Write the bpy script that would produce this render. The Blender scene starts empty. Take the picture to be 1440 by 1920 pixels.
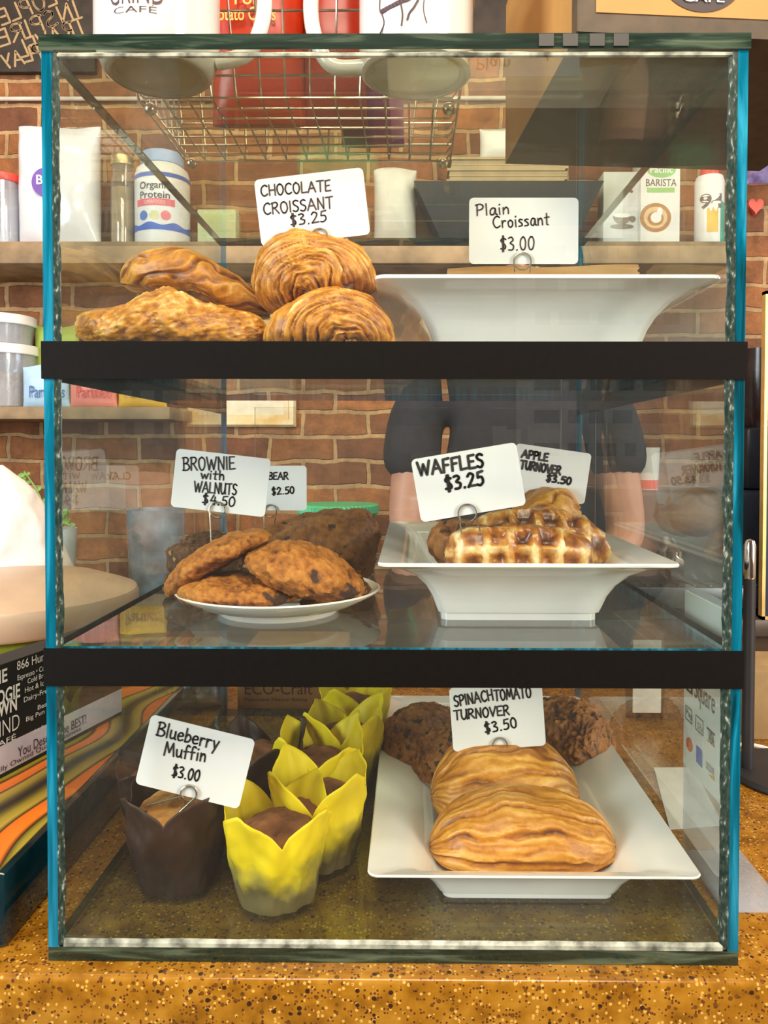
import bpy, bmesh, math, random
from mathutils import Vector, Matrix, noise
random.seed(7)
S = bpy.context.scene
COL = S.collection
PI = math.pi

# ------------------------------------------------------------------ camera
CX, CZ, CD = 0.0122, 0.37166, 0.54963
PITCH, YAW, ROLL, PPX, PPY, F = 0.02164, -0.00774, 0.00199, 757.4674, 876.9012, 1442.0
CAM = Vector((CX, -CD, CZ))
def ray(u, v):
    u -= PPX; v -= PPY
    cr, sr = math.cos(ROLL), math.sin(ROLL)
    a, b = u*cr + v*sr, -u*sr + v*cr
    x, y, z = a/F, 1.0, -b/F
    cp, sp = math.cos(PITCH), math.sin(PITCH)
    y, z = y*cp + z*sp, -y*sp + z*cp
    cy, sy = math.cos(YAW), math.sin(YAW)
    return Vector((x*cy + y*sy, -x*sy + y*cy, z))
def at(u, v, Y=None, Z=None, X=None):
    """a point of the place: where the sight line meets the plane y=Y, z=Z or x=X"""
    d = ray(u, v)
    if Y is not None: t = (Y - CAM.y)/d.y
    elif Z is not None: t = (Z - CAM.z)/d.z
    else: t = (X - CAM.x)/d.x
    return CAM + d*t
def px2m(px, Y): return px*(Y + CD)/F

cd = bpy.data.cameras.new('camera'); cam = bpy.data.objects.new('camera', cd); COL.objects.link(cam)
fw = ray(PPX, PPY).normalized(); rt = (ray(PPX + 100, PPY) - ray(PPX, PPY)).normalized(); up = rt.cross(fw)
cam.matrix_world = Matrix(((rt.x, up.x, -fw.x, CAM.x), (rt.y, up.y, -fw.y, CAM.y), (rt.z, up.z, -fw.z, CAM.z), (0, 0, 0, 1)))
cd.sensor_fit = 'AUTO'; cd.sensor_width = 36; cd.lens = F/1920*36
cd.shift_x = (720 - PPX)/1920; cd.shift_y = (PPY - 960)/1920
cd.clip_start = 0.01; cd.clip_end = 30
S.camera = cam

# ------------------------------------------------------------------ light and exposure
S.view_settings.view_transform = 'Standard'; S.view_settings.look = 'None'
S.view_settings.gamma = 1.0; S.view_settings.use_curve_mapping = False
S.view_settings.exposure = 0.12
S.cycles.transparent_max_bounces = 40; S.cycles.max_bounces = 10; S.cycles.glossy_bounces = 6; S.cycles.diffuse_bounces = 4
S.cycles.caustics_reflective = False; S.cycles.caustics_refractive = False
S.cycles.sample_clamp_indirect = 6.0
W = bpy.data.worlds.new('world'); S.world = W; W.use_nodes = True
W.node_tree.nodes['Background'].inputs[0].default_value = (1.0, 0.86, 0.70, 1)
W.node_tree.nodes['Background'].inputs[1].default_value = 0.15
def area(name, loc, target, sx, sy, power, color):
    l = bpy.data.lights.new(name, 'AREA'); l.shape = 'RECTANGLE'; l.size = sx; l.size_y = sy; l.energy = power; l.color = color
    o = bpy.data.objects.new(name, l); COL.objects.link(o); o.location = loc
    o.rotation_euler = (Vector(target) - Vector(loc)).to_track_quat('-Z', 'Y').to_euler()
    return o
area('ceiling_light_customer_side', (0.1, -1.15, 1.78), (0.0, 0.2, 0.2), 1.3, 0.6, 46, (1.0, 0.87, 0.70))
area('ceiling_light_service_side', (-0.1, 0.75, 1.80), (-0.1, 1.25, 0.3), 2.2, 0.35, 22, (1.0, 0.80, 0.56))
area('window_daylight_left', (-2.0, -1.35, 0.75), (0.0, 0.2, 0.30), 1.0, 1.4, 75, (0.80, 0.90, 1.0))
area('added_fill_right', (2.1, -1.45, 0.75), (0.1, 0.2, 0.30), 0.8, 1.3, 60, (1.0, 0.94, 0.86))  # fill lamp added at the right to brighten the upright front faces
area('window_daylight_rear', (2.1, 0.9, 0.9), (0.2, 0.8, 0.4), 0.8, 1.0, 12, (0.70, 0.84, 1.0))

# ------------------------------------------------------------------ materials
def nt(m): m.use_nodes = True; return m.node_tree
def N(t, kind, **kw):
    n = t.nodes.new(kind)
    for k, v in kw.items():
        if k in n.inputs: n.inputs[k].default_value = v
        else: setattr(n, k, v)
    return n
def ramp(t, stops, src, interp='LINEAR'):
    r = t.nodes.new('ShaderNodeValToRGB'); r.color_ramp.interpolation = interp
    e = r.color_ramp.elements
    while len(e) < len(stops): e.new(0.5)
    for el, (p, c) in zip(e, stops): el.position = p; el.color = (*c, 1)
    t.links.new(src, r.inputs[0]); return r
MATS = {}
def M(name, color, rough=0.5, metal=0.0, var=0.12, scale=30, bump=0.0, coat=0.0, sss=0.0, trans=0.0, spec=0.5, color2=None):
    """principled material whose colour drifts with a noise texture"""
    if name in MATS: return MATS[name]
    m = bpy.data.materials.new(name); t = nt(m); b = t.nodes['Principled BSDF']
    tc = N(t, 'ShaderNodeTexCoord'); nz = N(t, 'ShaderNodeTexNoise', Scale=scale, Detail=4.0)
    t.links.new(tc.outputs['Object'], nz.inputs['Vector'])
    c2 = color2 or tuple(max(0, c*(1 - var)) for c in color)
    c1 = tuple(min(1, c*(1 + var*0.5)) for c in color) if not color2 else color
    r = ramp(t, [(0.35, c2), (0.65, c1)], nz.outputs['Fac'])
    t.links.new(r.outputs[0], b.inputs['Base Color'])
    b.inputs['Roughness'].default_value = rough; b.inputs['Metallic'].default_value = metal
    b.inputs['Coat Weight'].default_value = coat; b.inputs['Specular IOR Level'].default_value = spec
    b.inputs['Transmission Weight'].default_value = trans
    if sss:
        b.inputs['Subsurface Weight'].default_value = sss; b.inputs['Subsurface Radius'].default_value = (0.01, 0.005, 0.002)
    if bump:
        bp = N(t, 'ShaderNodeBump', Strength=bump, Distance=0.003)
        t.links.new(nz.outputs['Fac'], bp.inputs['Height']); t.links.new(bp.outputs[0], b.inputs['Normal'])
    MATS[name] = m; return m

def glass(name, tint, f0=0.045, rough=0.0, haze=0.0, haze_col=(0.8, 0.8, 0.75)):
    """a clear sheet: what lies behind shows through, the rest mirrors more the flatter one looks"""
    m = bpy.data.materials.new(name); t = nt(m); t.nodes.clear()
    out = N(t, 'ShaderNodeOutputMaterial'); tr = N(t, 'ShaderNodeBsdfTransparent', Color=(*tint, 1))
    gl = N(t, 'ShaderNodeBsdfGlossy', Color=(1, 1, 1, 1), Roughness=rough)
    lw = N(t, 'ShaderNodeLayerWeight', Blend=0.5)
    pw = N(t, 'ShaderNodeMath', operation='POWER'); pw.inputs[1].default_value = 5
    t.links.new(lw.outputs['Facing'], pw.inputs[0])
    ma = N(t, 'ShaderNodeMath', operation='MULTIPLY_ADD'); ma.inputs[1].default_value = 0.9; ma.inputs[2].default_value = f0
    t.links.new(pw.outputs[0], ma.inputs[0])
    mx = N(t, 'ShaderNodeMixShader'); t.links.new(ma.outputs[0], mx.inputs[0])
    base = tr
    if haze:
        df = N(t, 'ShaderNodeBsdfDiffuse', Color=(*haze_col, 1))
        tc = N(t, 'ShaderNodeTexCoord'); nz = N(t, 'ShaderNodeTexNoise', Scale=9.0, Detail=5.0)
        t.links.new(tc.outputs['Object'], nz.inputs['Vector'])
        mm = N(t, 'ShaderNodeMath', operation='MULTIPLY'); mm.inputs[1].default_value = haze
        t.links.new(nz.outputs['Fac'], mm.inputs[0])
        hx = N(t, 'ShaderNodeMixShader'); t.links.new(mm.outputs[0], hx.inputs[0])
        t.links.new(tr.outputs[0], hx.inputs[1]); t.links.new(df.outputs[0], hx.inputs[2]); base = hx
    t.links.new(base.outputs[0], mx.inputs[1]); t.links.new(gl.outputs[0], mx.inputs[2]); t.links.new(mx.outputs[0], out.inputs[0])
    MATS[name] = m; return m

g_front = glass('front_glass', (0.97, 0.985, 0.97), 0.030, haze=0.010)
g_side = glass('side_glass', (0.93, 0.97, 0.95), 0.05, haze=0.02)
g_top = glass('smoky_top_glass', (0.90, 0.92, 0.84), 0.06, haze=0.09, haze_col=(0.75, 0.70, 0.58))  # tan veil in the colour stands in for reflections on the top pane
g_shelf = glass('shelf_glass', (0.88, 0.94, 0.93), 0.06, haze=0.06, haze_col=(0.7, 0.78, 0.78))
g_floor = glass('floor_glass', (0.80, 0.86, 0.72), 0.05, haze=0.02)
g_jar = glass('jar_glass', (0.96, 0.97, 0.96), 0.06, haze=0.10)
g_plastic = glass('clear_plastic', (0.88, 0.92, 0.96), 0.06, rough=0.1, haze=0.45, haze_col=(0.85, 0.88, 0.95))

def edge_mat(name, dark, mid, light, sc=(120, 60, 7)):
    m = bpy.data.materials.new(name); t = nt(m); b = t.nodes['Principled BSDF']
    tc = N(t, 'ShaderNodeTexCoord'); mp = N(t, 'ShaderNodeMapping'); mp.inputs['Scale'].default_value = sc
    nz = N(t, 'ShaderNodeTexNoise', Scale=1.0, Detail=5.0, Distortion=1.0)
    t.links.new(tc.outputs['Object'], mp.inputs[0]); t.links.new(mp.outputs[0], nz.inputs['Vector'])
    r = ramp(t, [(0.30, dark), (0.5, mid), (0.74, light)], nz.outputs['Fac'])
    t.links.new(r.outputs[0], b.inputs['Base Color'])
    b.inputs['Roughness'].default_value = 0.12; b.inputs['Specular IOR Level'].default_value = 0.8
    MATS[name] = m; return m
e_teal = edge_mat('teal_glass_edge', (0.0, 0.03, 0.04), (0.0, 0.12, 0.19), (0.03, 0.32, 0.46))
e_dark = edge_mat('dark_green_glass_edge', (0.004, 0.012, 0.008), (0.015, 0.03, 0.02), (0.10, 0.13, 0.08), (14, 60, 160))

def seam_mat():
    m = bpy.data.materials.new('silicone_seam'); t = nt(m); b = t.nodes['Principled BSDF']
    tc = N(t, 'ShaderNodeTexCoord'); mp = N(t, 'ShaderNodeMapping'); mp.inputs['Scale'].default_value = (420, 420, 170)
    nz = N(t, 'ShaderNodeTexNoise', Scale=1.0, Detail=6.0)
    t.links.new(tc.outputs['Object'], mp.inputs[0]); t.links.new(mp.outputs[0], nz.inputs['Vector'])
    r = ramp(t, [(0.35, (0.01, 0.025, 0.02)), (0.58, (0.04, 0.058, 0.045)), (0.74, (0.36, 0.39, 0.32))], nz.outputs['Fac'])
    t.links.new(r.outputs[0], b.inputs['Base Color']); b.inputs['Roughness'].default_value = 0.25
    MATS['seam'] = m; return m
m_seam = seam_mat()
m_bead = M('pale_silicone', (0.34, 0.35, 0.27), 0.2, var=0.75, scale=70)

def crust_mat(name, stops, nscale=90, namt=0.5, rough=0.42, bump=0.5, speck=None, coat=0.15, gloss_dist=0.002):
    """baked dough: browning follows the ridges (attribute crust) broken up by noise; optional dark bits"""
    m = bpy.data.materials.new(name); t = nt(m); b = t.nodes['Principled BSDF']
    at_ = N(t, 'ShaderNodeAttribute'); at_.attribute_name = 'crust'
    tc = N(t, 'ShaderNodeTexCoord')
    nz = N(t, 'ShaderNodeTexNoise', Scale=nscale, Detail=6.0, Roughness=0.65); t.links.new(tc.outputs['Object'], nz.inputs['Vector'])
    sb = N(t, 'ShaderNodeMath', operation='MULTIPLY_ADD'); sb.inputs[1].default_value = namt*2; sb.inputs[2].default_value = -namt
    t.links.new(nz.outputs['Fac'], sb.inputs[0])
    ad = N(t, 'ShaderNodeMath', operation='ADD'); t.links.new(at_.outputs['Fac'], ad.inputs[0]); t.links.new(sb.outputs[0], ad.inputs[1])
    r = ramp(t, stops, ad.outputs[0]); col = r.outputs[0]
    if speck:
        vo = N(t, 'ShaderNodeTexNoise', Scale=speck[1], Detail=3.0); t.links.new(tc.outputs['Object'], vo.inputs['Vector'])
        mr = N(t, 'ShaderNodeMapRange'); mr.inputs[1].default_value = speck[2]; mr.inputs[2].default_value = speck[2] + 0.04
        t.links.new(vo.outputs['Fac'], mr.inputs[0])
        mx = N(t, 'ShaderNodeMix', data_type='RGBA'); t.links.new(mr.outputs[0], mx.inputs[0])
        t.links.new(col, mx.inputs[6]); mx.inputs[7].default_value = (*speck[0], 1); col = mx.outputs[2]
    t.links.new(col, b.inputs['Base Color']); b.inputs['Roughness'].default_value = rough; b.inputs['Coat Weight'].default_value = coat
    b.inputs['Coat Roughness'].default_value = 0.35
    bp = N(t, 'ShaderNodeBump', Strength=bump, Distance=gloss_dist); t.links.new(nz.outputs['Fac'], bp.inputs['Height'])
    t.links.new(bp.outputs[0], b.inputs['Normal'])
    MATS[name] = m; return m
GOLD = [(0.05, (0.10, 0.026, 0.002)), (0.35, (0.31, 0.095, 0.006)), (0.62, (0.55, 0.21, 0.014)), (0.85, (0.70, 0.34, 0.05)), (1.0, (0.80, 0.52, 0.18))]
FLAKY = [(0.05, (0.14, 0.038, 0.003)), (0.35, (0.40, 0.14, 0.010)), (0.58, (0.60, 0.26, 0.025)), (0.78, (0.78, 0.50, 0.16)), (1.0, (0.88, 0.72, 0.42))]
c_gold = crust_mat('golden_laminated_crust', GOLD, 140, 0.40)
c_flaky = crust_mat('pale_flaky_crust', FLAKY, 110, 0.5)
c_turn = crust_mat('turnover_crust', [(0.05, (0.12, 0.030, 0.002)), (0.35, (0.36, 0.115, 0.006)), (0.62, (0.57, 0.225, 0.016)), (0.9, (0.74, 0.38, 0.07))], 160, 0.3, bump=0.3)
c_cookie = crust_mat('cookie_crust', [(0.1, (0.13, 0.035, 0.003)), (0.5, (0.38, 0.125, 0.010)), (0.9, (0.55, 0.22, 0.03))], 220, 0.45, rough=0.7, bump=0.9, speck=((0.05, 0.018, 0.006), 34, 0.63), coat=0)
c_brown = crust_mat('dark_baked_crust', [(0.1, (0.09, 0.024, 0.004)), (0.5, (0.28, 0.095, 0.014)), (0.9, (0.42, 0.17, 0.035))], 120, 0.5, rough=0.6, bump=0.9, speck=((0.04, 0.012, 0.004), 90, 0.60), coat=0.1)
c_brownie = crust_mat('brownie_crumb', [(0.1, (0.025, 0.010, 0.004)), (0.5, (0.09, 0.035, 0.012)), (0.9, (0.17, 0.075, 0.025))], 130, 0.5, rough=0.8, bump=1.0, speck=((0.42, 0.25, 0.08), 70, 0.66), coat=0)
c_waffle = crust_mat('glazed_waffle', [(0.05, (0.09, 0.022, 0.003)), (0.32, (0.30, 0.085, 0.008)), (0.55, (0.52, 0.22, 0.03)), (0.78, (0.78, 0.54, 0.22)), (1.0, (0.88, 0.76, 0.50))], 48, 0.75, rough=0.3, bump=0.4, speck=((0.17, 0.09, 0.13), 40, 0.68), coat=0.5)
c_muffin = crust_mat('muffin_crumb', [(0.1, (0.10, 0.03, 0.008)), (0.5, (0.20, 0.07, 0.018)), (0.9, (0.28, 0.11, 0.03))], 200, 0.4, rough=0.8, bump=0.8, coat=0)
c_muffin2 = crust_mat('golden_muffin_crumb', [(0.1, (0.40, 0.14, 0.02)), (0.5, (0.62, 0.28, 0.06)), (0.9, (0.75, 0.42, 0.14))], 200, 0.4, rough=0.8, bump=0.8, speck=((0.05, 0.02, 0.012), 60, 0.66), coat=0)

def paper_mat(name, top, low, z0, z1, inner=None, sss=0.0):
    """wrapper paper: plain above, soaked and see-through looking where the cake touches it"""
    m = bpy.data.materials.new(name); t = nt(m); b = t.nodes['Principled BSDF']
    tc = N(t, 'ShaderNodeTexCoord'); sp = N(t, 'ShaderNodeSeparateXYZ'); t.links.new(tc.outputs['Object'], sp.inputs[0])
    nz = N(t, 'ShaderNodeTexNoise', Scale=34.0, Detail=3.0); t.links.new(tc.outputs['Object'], nz.inputs['Vector'])
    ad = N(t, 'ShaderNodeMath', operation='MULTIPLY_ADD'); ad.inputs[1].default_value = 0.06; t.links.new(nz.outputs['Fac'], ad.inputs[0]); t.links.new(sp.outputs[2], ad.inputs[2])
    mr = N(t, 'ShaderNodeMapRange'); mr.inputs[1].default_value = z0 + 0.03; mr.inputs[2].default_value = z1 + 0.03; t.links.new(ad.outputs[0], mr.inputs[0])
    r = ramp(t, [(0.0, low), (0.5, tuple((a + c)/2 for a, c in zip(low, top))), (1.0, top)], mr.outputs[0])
    t.links.new(r.outputs[0], b.inputs['Base Color']); b.inputs['Roughness'].default_value = 0.55
    if sss:
        tl = N(t, 'ShaderNodeBsdfTranslucent'); t.links.new(r.outputs[0], tl.inputs[0])
        mx = N(t, 'ShaderNodeMixShader'); mx.inputs[0].default_value = sss
        t.links.new(b.outputs[0], mx.inputs[1]); t.links.new(tl.outputs[0], mx.inputs[2]); t.links.new(mx.outputs[0], t.nodes['Material Output'].inputs[0])
    MATS[name] = m; return m
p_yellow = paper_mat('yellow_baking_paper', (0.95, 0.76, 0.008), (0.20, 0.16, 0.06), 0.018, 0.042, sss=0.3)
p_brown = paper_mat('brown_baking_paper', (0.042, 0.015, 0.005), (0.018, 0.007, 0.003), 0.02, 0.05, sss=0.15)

m_black = M('black_tape', (0.0035, 0.0022, 0.0012), 0.65, var=0.2, scale=200, spec=0.12)
m_porc = M('white_porcelain', (0.86, 0.83, 0.76), 0.12, var=0.03, coat=0.5)
m_card = M('white_card', (0.82, 0.80, 0.78), 0.35, var=0.03)
m_ink = M('black_ink', (0.012, 0.010, 0.012), 0.6)
m_inkb = M('faded_brown_ink', (0.06, 0.025, 0.03), 0.6)
m_steel = M('steel_wire', (0.62, 0.56, 0.45), 0.25, metal=1.0, var=0.1)
m_chrome = M('chrome', (0.8, 0.75, 0.72), 0.12, metal=1.0, var=0.05)
m_kraft = M('kraft_paper', (0.55, 0.33, 0.13), 0.7, var=0.15, scale=12)
m_white = M('white_plastic', (0.82, 0.82, 0.82), 0.35, var=0.03)
m_wood = M('shelf_wood', (0.30, 0.205, 0.11), 0.7, var=0.4, scale=14, bump=0.3)
m_dark = M('dark_navy_plastic', (0.016, 0.020, 0.030), 0.35, var=0.2)

def counter_mat():
    m = bpy.data.materials.new('speckled_quartz'); t = nt(m); b = t.nodes['Principled BSDF']
    tc = N(t, 'ShaderNodeTexCoord')
    n1 = N(t, 'ShaderNodeTexNoise', Scale=60.0, Detail=4.0); t.links.new(tc.outputs['Object'], n1.inputs['Vector'])
    base = ramp(t, [(0.3, (0.19, 0.072, 0.004)), (0.5, (0.31, 0.128, 0.008)), (0.7, (0.40, 0.185, 0.018))], n1.outputs['Fac'])
    def speck(scale, lo, hi, colour, prev):
        v = N(t, 'ShaderNodeTexVoronoi', Scale=scale); t.links.new(tc.outputs['Object'], v.inputs['Vector'])
        ds = N(t, 'ShaderNodeSeparateColor'); t.links.new(v.outputs['Color'], ds.inputs[0])
        gt = N(t, 'ShaderNodeMath', operation='GREATER_THAN'); gt.inputs[1].default_value = hi; t.links.new(ds.outputs[0], gt.inputs[0])
        lt = N(t, 'ShaderNodeMath', operation='LESS_THAN'); lt.inputs[1].default_value = lo; t.links.new(v.outputs['Distance'], lt.inputs[0])
        mu = N(t, 'ShaderNodeMath', operation='MULTIPLY'); t.links.new(gt.outputs[0], mu.inputs[0]); t.links.new(lt.outputs[0], mu.inputs[1])
        mx = N(t, 'ShaderNodeMix', data_type='RGBA'); t.links.new(mu.outputs[0], mx.inputs[0]); t.links.new(prev, mx.inputs[6]); mx.inputs[7].default_value = (*colour, 1)
        return mx.outputs[2]
    c = speck(210, 0.36, 0.72, (0.13, 0.05, 0.008), base.outputs[0])
    c = speck(330, 0.40, 0.78, (0.58, 0.33, 0.07), c)
    c = speck(430, 0.40, 0.72, (0.10, 0.03, 0.01), c)
    c = speck(170, 0.30, 0.90, (0.035, 0.014, 0.008), c)
    t.links.new(c, b.inputs['Base Color']); b.inputs['Roughness'].default_value = 0.22
    MATS['counter'] = m; return m
m_counter = counter_mat()

def brick_mat():
    m = bpy.data.materials.new('old_red_brick'); t = nt(m); b = t.nodes['Principled BSDF']
    tc = N(t, 'ShaderNodeTexCoord'); sx = N(t, 'ShaderNodeSeparateXYZ'); cx = N(t, 'ShaderNodeCombineXYZ')
    t.links.new(tc.outputs['Object'], sx.inputs[0]); t.links.new(sx.outputs[0], cx.inputs[0]); t.links.new(sx.outputs[2], cx.inputs[1])
    wn = N(t, 'ShaderNodeTexNoise', Scale=9.0, Detail=5.0); t.links.new(tc.outputs['Object'], wn.inputs['Vector'])
    dm = N(t, 'ShaderNodeVectorMath', operation='SCALE'); dm.inputs['Scale'].default_value = 0.026
    t.links.new(wn.outputs['Color'], dm.inputs[0])
    va = N(t, 'ShaderNodeVectorMath', operation='ADD'); t.links.new(cx.outputs[0], va.inputs[0]); t.links.new(dm.outputs[0], va.inputs[1])
    br = N(t, 'ShaderNodeTexBrick', offset=0.5); br.inputs['Scale'].default_value = 1.0
    br.inputs['Brick Width'].default_value = 0.185; br.inputs['Row Height'].default_value = 0.071
    br.inputs['Mortar Size'].default_value = 0.007; br.inputs['Mortar Smooth'].default_value = 0.3; br.inputs['Bias'].default_value = -0.1
    br.inputs['Color1'].default_value = (0.40, 0.165, 0.055, 1); br.inputs['Color2'].default_value = (0.15, 0.06, 0.032, 1)
    br.inputs['Mortar'].default_value = (0.50, 0.33, 0.17, 1)
    t.links.new(va.outputs[0], br.inputs['Vector'])
    nz = N(t, 'ShaderNodeTexNoise', Scale=16.0, Detail=10.0, Roughness=0.75); t.links.new(tc.outputs['Object'], nz.inputs['Vector'])
    r = ramp(t, [(0.3, (0.40, 0.36, 0.36)), (0.7, (1.35, 1.25, 1.1))], nz.outputs['Fac'])
    mx = N(t, 'ShaderNodeMix', data_type='RGBA', blend_type='MULTIPLY'); mx.inputs[0].default_value = 1
    t.links.new(br.outputs['Color'], mx.inputs[6]); t.links.new(r.outputs[0], mx.inputs[7]); t.links.new(mx.outputs[2], b.inputs['Base Color'])
    b.inputs['Roughness'].default_value = 0.8
    h = N(t, 'ShaderNodeMath', operation='MULTIPLY_ADD'); h.inputs[1].default_value = -1.5; t.links.new(br.outputs['Fac'], h.inputs[0]); t.links.new(nz.outputs['Fac'], h.inputs[2])
    bp = N(t, 'ShaderNodeBump', Strength=0.8, Distance=0.008); t.links.new(h.outputs[0], bp.inputs['Height']); t.links.new(bp.outputs[0], b.inputs['Normal'])
    MATS['brick'] = m; return m
m_brick = brick_mat()

# ------------------------------------------------------------------ building helpers
def wloc(o):
    v = Vector((0, 0, 0))
    while o: v = v + o.location; o = o.parent
    return v
def obj(name, bm, mat, parent=None, smooth=True, origin=None):
    """link a bmesh (world coordinates) as ONE mesh object; top-level objects get their origin at their base"""
    if not bm.tag_keep: bmesh.ops.recalc_face_normals(bm.bm, faces=bm.bm.faces)
    me = bpy.data.meshes.new(name)
    if parent: org = wloc(parent)
    elif origin is not None: org = Vector(origin)
    else:
        xs = [v.co.x for v in bm.verts]; ys = [v.co.y for v in bm.verts]; zs = [v.co.z for v in bm.verts]
        org = Vector(((min(xs) + max(xs))/2, (min(ys) + max(ys))/2, min(zs)))
    for v in bm.verts: v.co -= org
    crust = bm.crust
    b = bm.bm; b.to_mesh(me); b.free()
    for mm in (mat if isinstance(mat, (list, tuple)) else [mat]): me.materials.append(mm)
    if smooth:
        me.polygons.foreach_set('use_smooth', [True]*len(me.polygons))
        me.set_sharp_from_angle(angle=math.radians(40))
    if crust:
        a = me.attributes.new('crust', 'FLOAT', 'POINT'); a.data.foreach_set('value', crust)
    o = bpy.data.objects.new(name, me); COL.objects.link(o)
    if parent: o.parent = parent
    else: o.location = org
    return o
class BM:
    """a bmesh with shape makers; world coordinates"""
    def __init__(s): s.bm = bmesh.new(); s.crust = None; s.tag_keep = False
    verts = property(lambda s: s.bm.verts); faces = property(lambda s: s.bm.faces)
    def box(s, x0, x1, y0, y1, z0, z1, bev=0.0, mi=0, seg=2):
        r = bmesh.ops.create_cube(s.bm, size=1.0); vs = r['verts']
        for v in vs: v.co = Vector((x0 + (v.co.x + .5)*(x1 - x0), y0 + (v.co.y + .5)*(y1 - y0), z0 + (v.co.z + .5)*(z1 - z0)))
        fs = list({f for v in vs for f in v.link_faces})
        for f in fs: f.material_index = mi
        if bev: bmesh.ops.bevel(s.bm, geom=list({e for v in vs for e in v.link_edges}), offset=bev, segments=seg, affect='EDGES', profile=0.5)
        return s
    def rot(s, verts, m):
        for v in verts: v.co = m @ v.co
    def mark(s): return set(s.bm.verts)
    def move(s, before, m):
        for v in s.bm.verts:
            if v not in before: v.co = m @ v.co
        return s
    def grid(s, rows, close_u=False, close_v=False, mi=0):
        vs = [[s.bm.verts.new(p) for p in r] for r in rows]
        nu, nv = len(vs), len(vs[0])
        for i in range(nu if close_u else nu - 1):
            for j in range(nv if close_v else nv - 1):
                q = [vs[i][j], vs[(i+1) % nu][j], vs[(i+1) % nu][(j+1) % nv], vs[i][(j+1) % nv]]
                try: f = s.bm.faces.new(q); f.material_index = mi
                except ValueError: pass
        return vs
    def cap(s, ring, mi=0):
        try: f = s.bm.faces.new(ring); f.material_index = mi
        except ValueError: pass
    def lathe(s, prof, c=(0, 0), n=48, z=0.0, mi=0, squash=1.0):
        """prof: (radius, height) pairs, closed with caps at both ends when the radius is not zero"""
        rows = [[Vector((c[0] + r*math.cos(2*PI*k/n), c[1] + r*squash*math.sin(2*PI*k/n), z + h)) for k in range(n)] for r, h in prof]
        vs = s.grid(rows, close_v=True, mi=mi)
        s.cap(vs[0], mi); s.cap(vs[-1], mi); return s
    def tube(s, pts, r, n=8, closed=False, mi=0):
        pts = [Vector(p) for p in pts]; rs = r if isinstance(r, (list, tuple)) else [r]*len(pts)
        m = len(pts); rows = []; u = None
        for i, p in enumerate(pts):
            a = pts[(i-1) % m] if (closed or i) else p; b = pts[(i+1) % m] if (closed or i < m-1) else p
            t = (b - a).normalized() if (b - a).length > 1e-9 else Vector((0, 0, 1))
            if u is None: u = t.orthogonal().normalized()
            u = (u - t*u.dot(t)); u = u.normalized() if u.length > 1e-6 else t.orthogonal().normalized()
            w = t.cross(u)
            rows.append([p + (u*math.cos(2*PI*k/n) + w*math.sin(2*PI*k/n))*rs[i] for k in range(n)])
        vs = s.grid(rows, close_u=closed, close_v=True, mi=mi)
        if not closed: s.cap(vs[0], mi); s.cap(vs[-1], mi)
        return s
    def prism(s, outline, d, mi=0):
        """outline: world points of a flat closed outline; d: extrusion vector"""
        d = Vector(d); a = [s.bm.verts.new(p) for p in outline]; b = [s.bm.verts.new(Vector(p) + d) for p in outline]
        s.cap(a, mi); s.cap(list(reversed(b)), mi); n = len(a)
        for i in range(n):
            f = s.bm.faces.new([a[i], b[i], b[(i+1) % n], a[(i+1) % n]]); f.material_index = mi
        return s

def props(o, label, cat, group=None, kind=None):
    o['label'] = label; o['category'] = cat
    if group: o['group'] = group
    if kind: o['kind'] = kind
    return o
def thing(name, label, cat, loc, group=None):
    o = bpy.data.objects.new(name, None); o.empty_display_size = 0.02; COL.objects.link(o); o.location = loc
    return props(o, label, cat, group)
def struct(o): o['kind'] = 'structure'; return o
def rrect(w, h, r, n=5):
    out = []
    for cx, cy, a0 in ((w/2 - r, h/2 - r, 0), (-w/2 + r, h/2 - r, PI/2), (-w/2 + r, -h/2 + r, PI), (w/2 - r, -h/2 + r, 1.5*PI)):
        for k in range(n + 1):
            a = a0 + PI/2*k/n; out.append((cx + r*math.cos(a), cy + r*math.sin(a)))
    return out
def catmull(P, k=6, closed=False):
    P = [Vector(p) for p in P]; n = len(P); out = []
    for i in range(n if closed else n - 1):
        p0 = P[(i-1) % n] if (closed or i) else P[0]; p1 = P[i]; p2 = P[(i+1) % n]; p3 = P[(i+2) % n] if (closed or i < n-2) else P[-1]
        for j in range(k):
            t = j/k
            out.append(0.5*((2*p1) + (p2 - p0)*t + (2*p0 - 5*p1 + 4*p2 - p3)*t*t + (3*p1 - p0 - 3*p2 + p3)*t**3))
    if not closed: out.append(P[-1])
    return out

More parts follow.
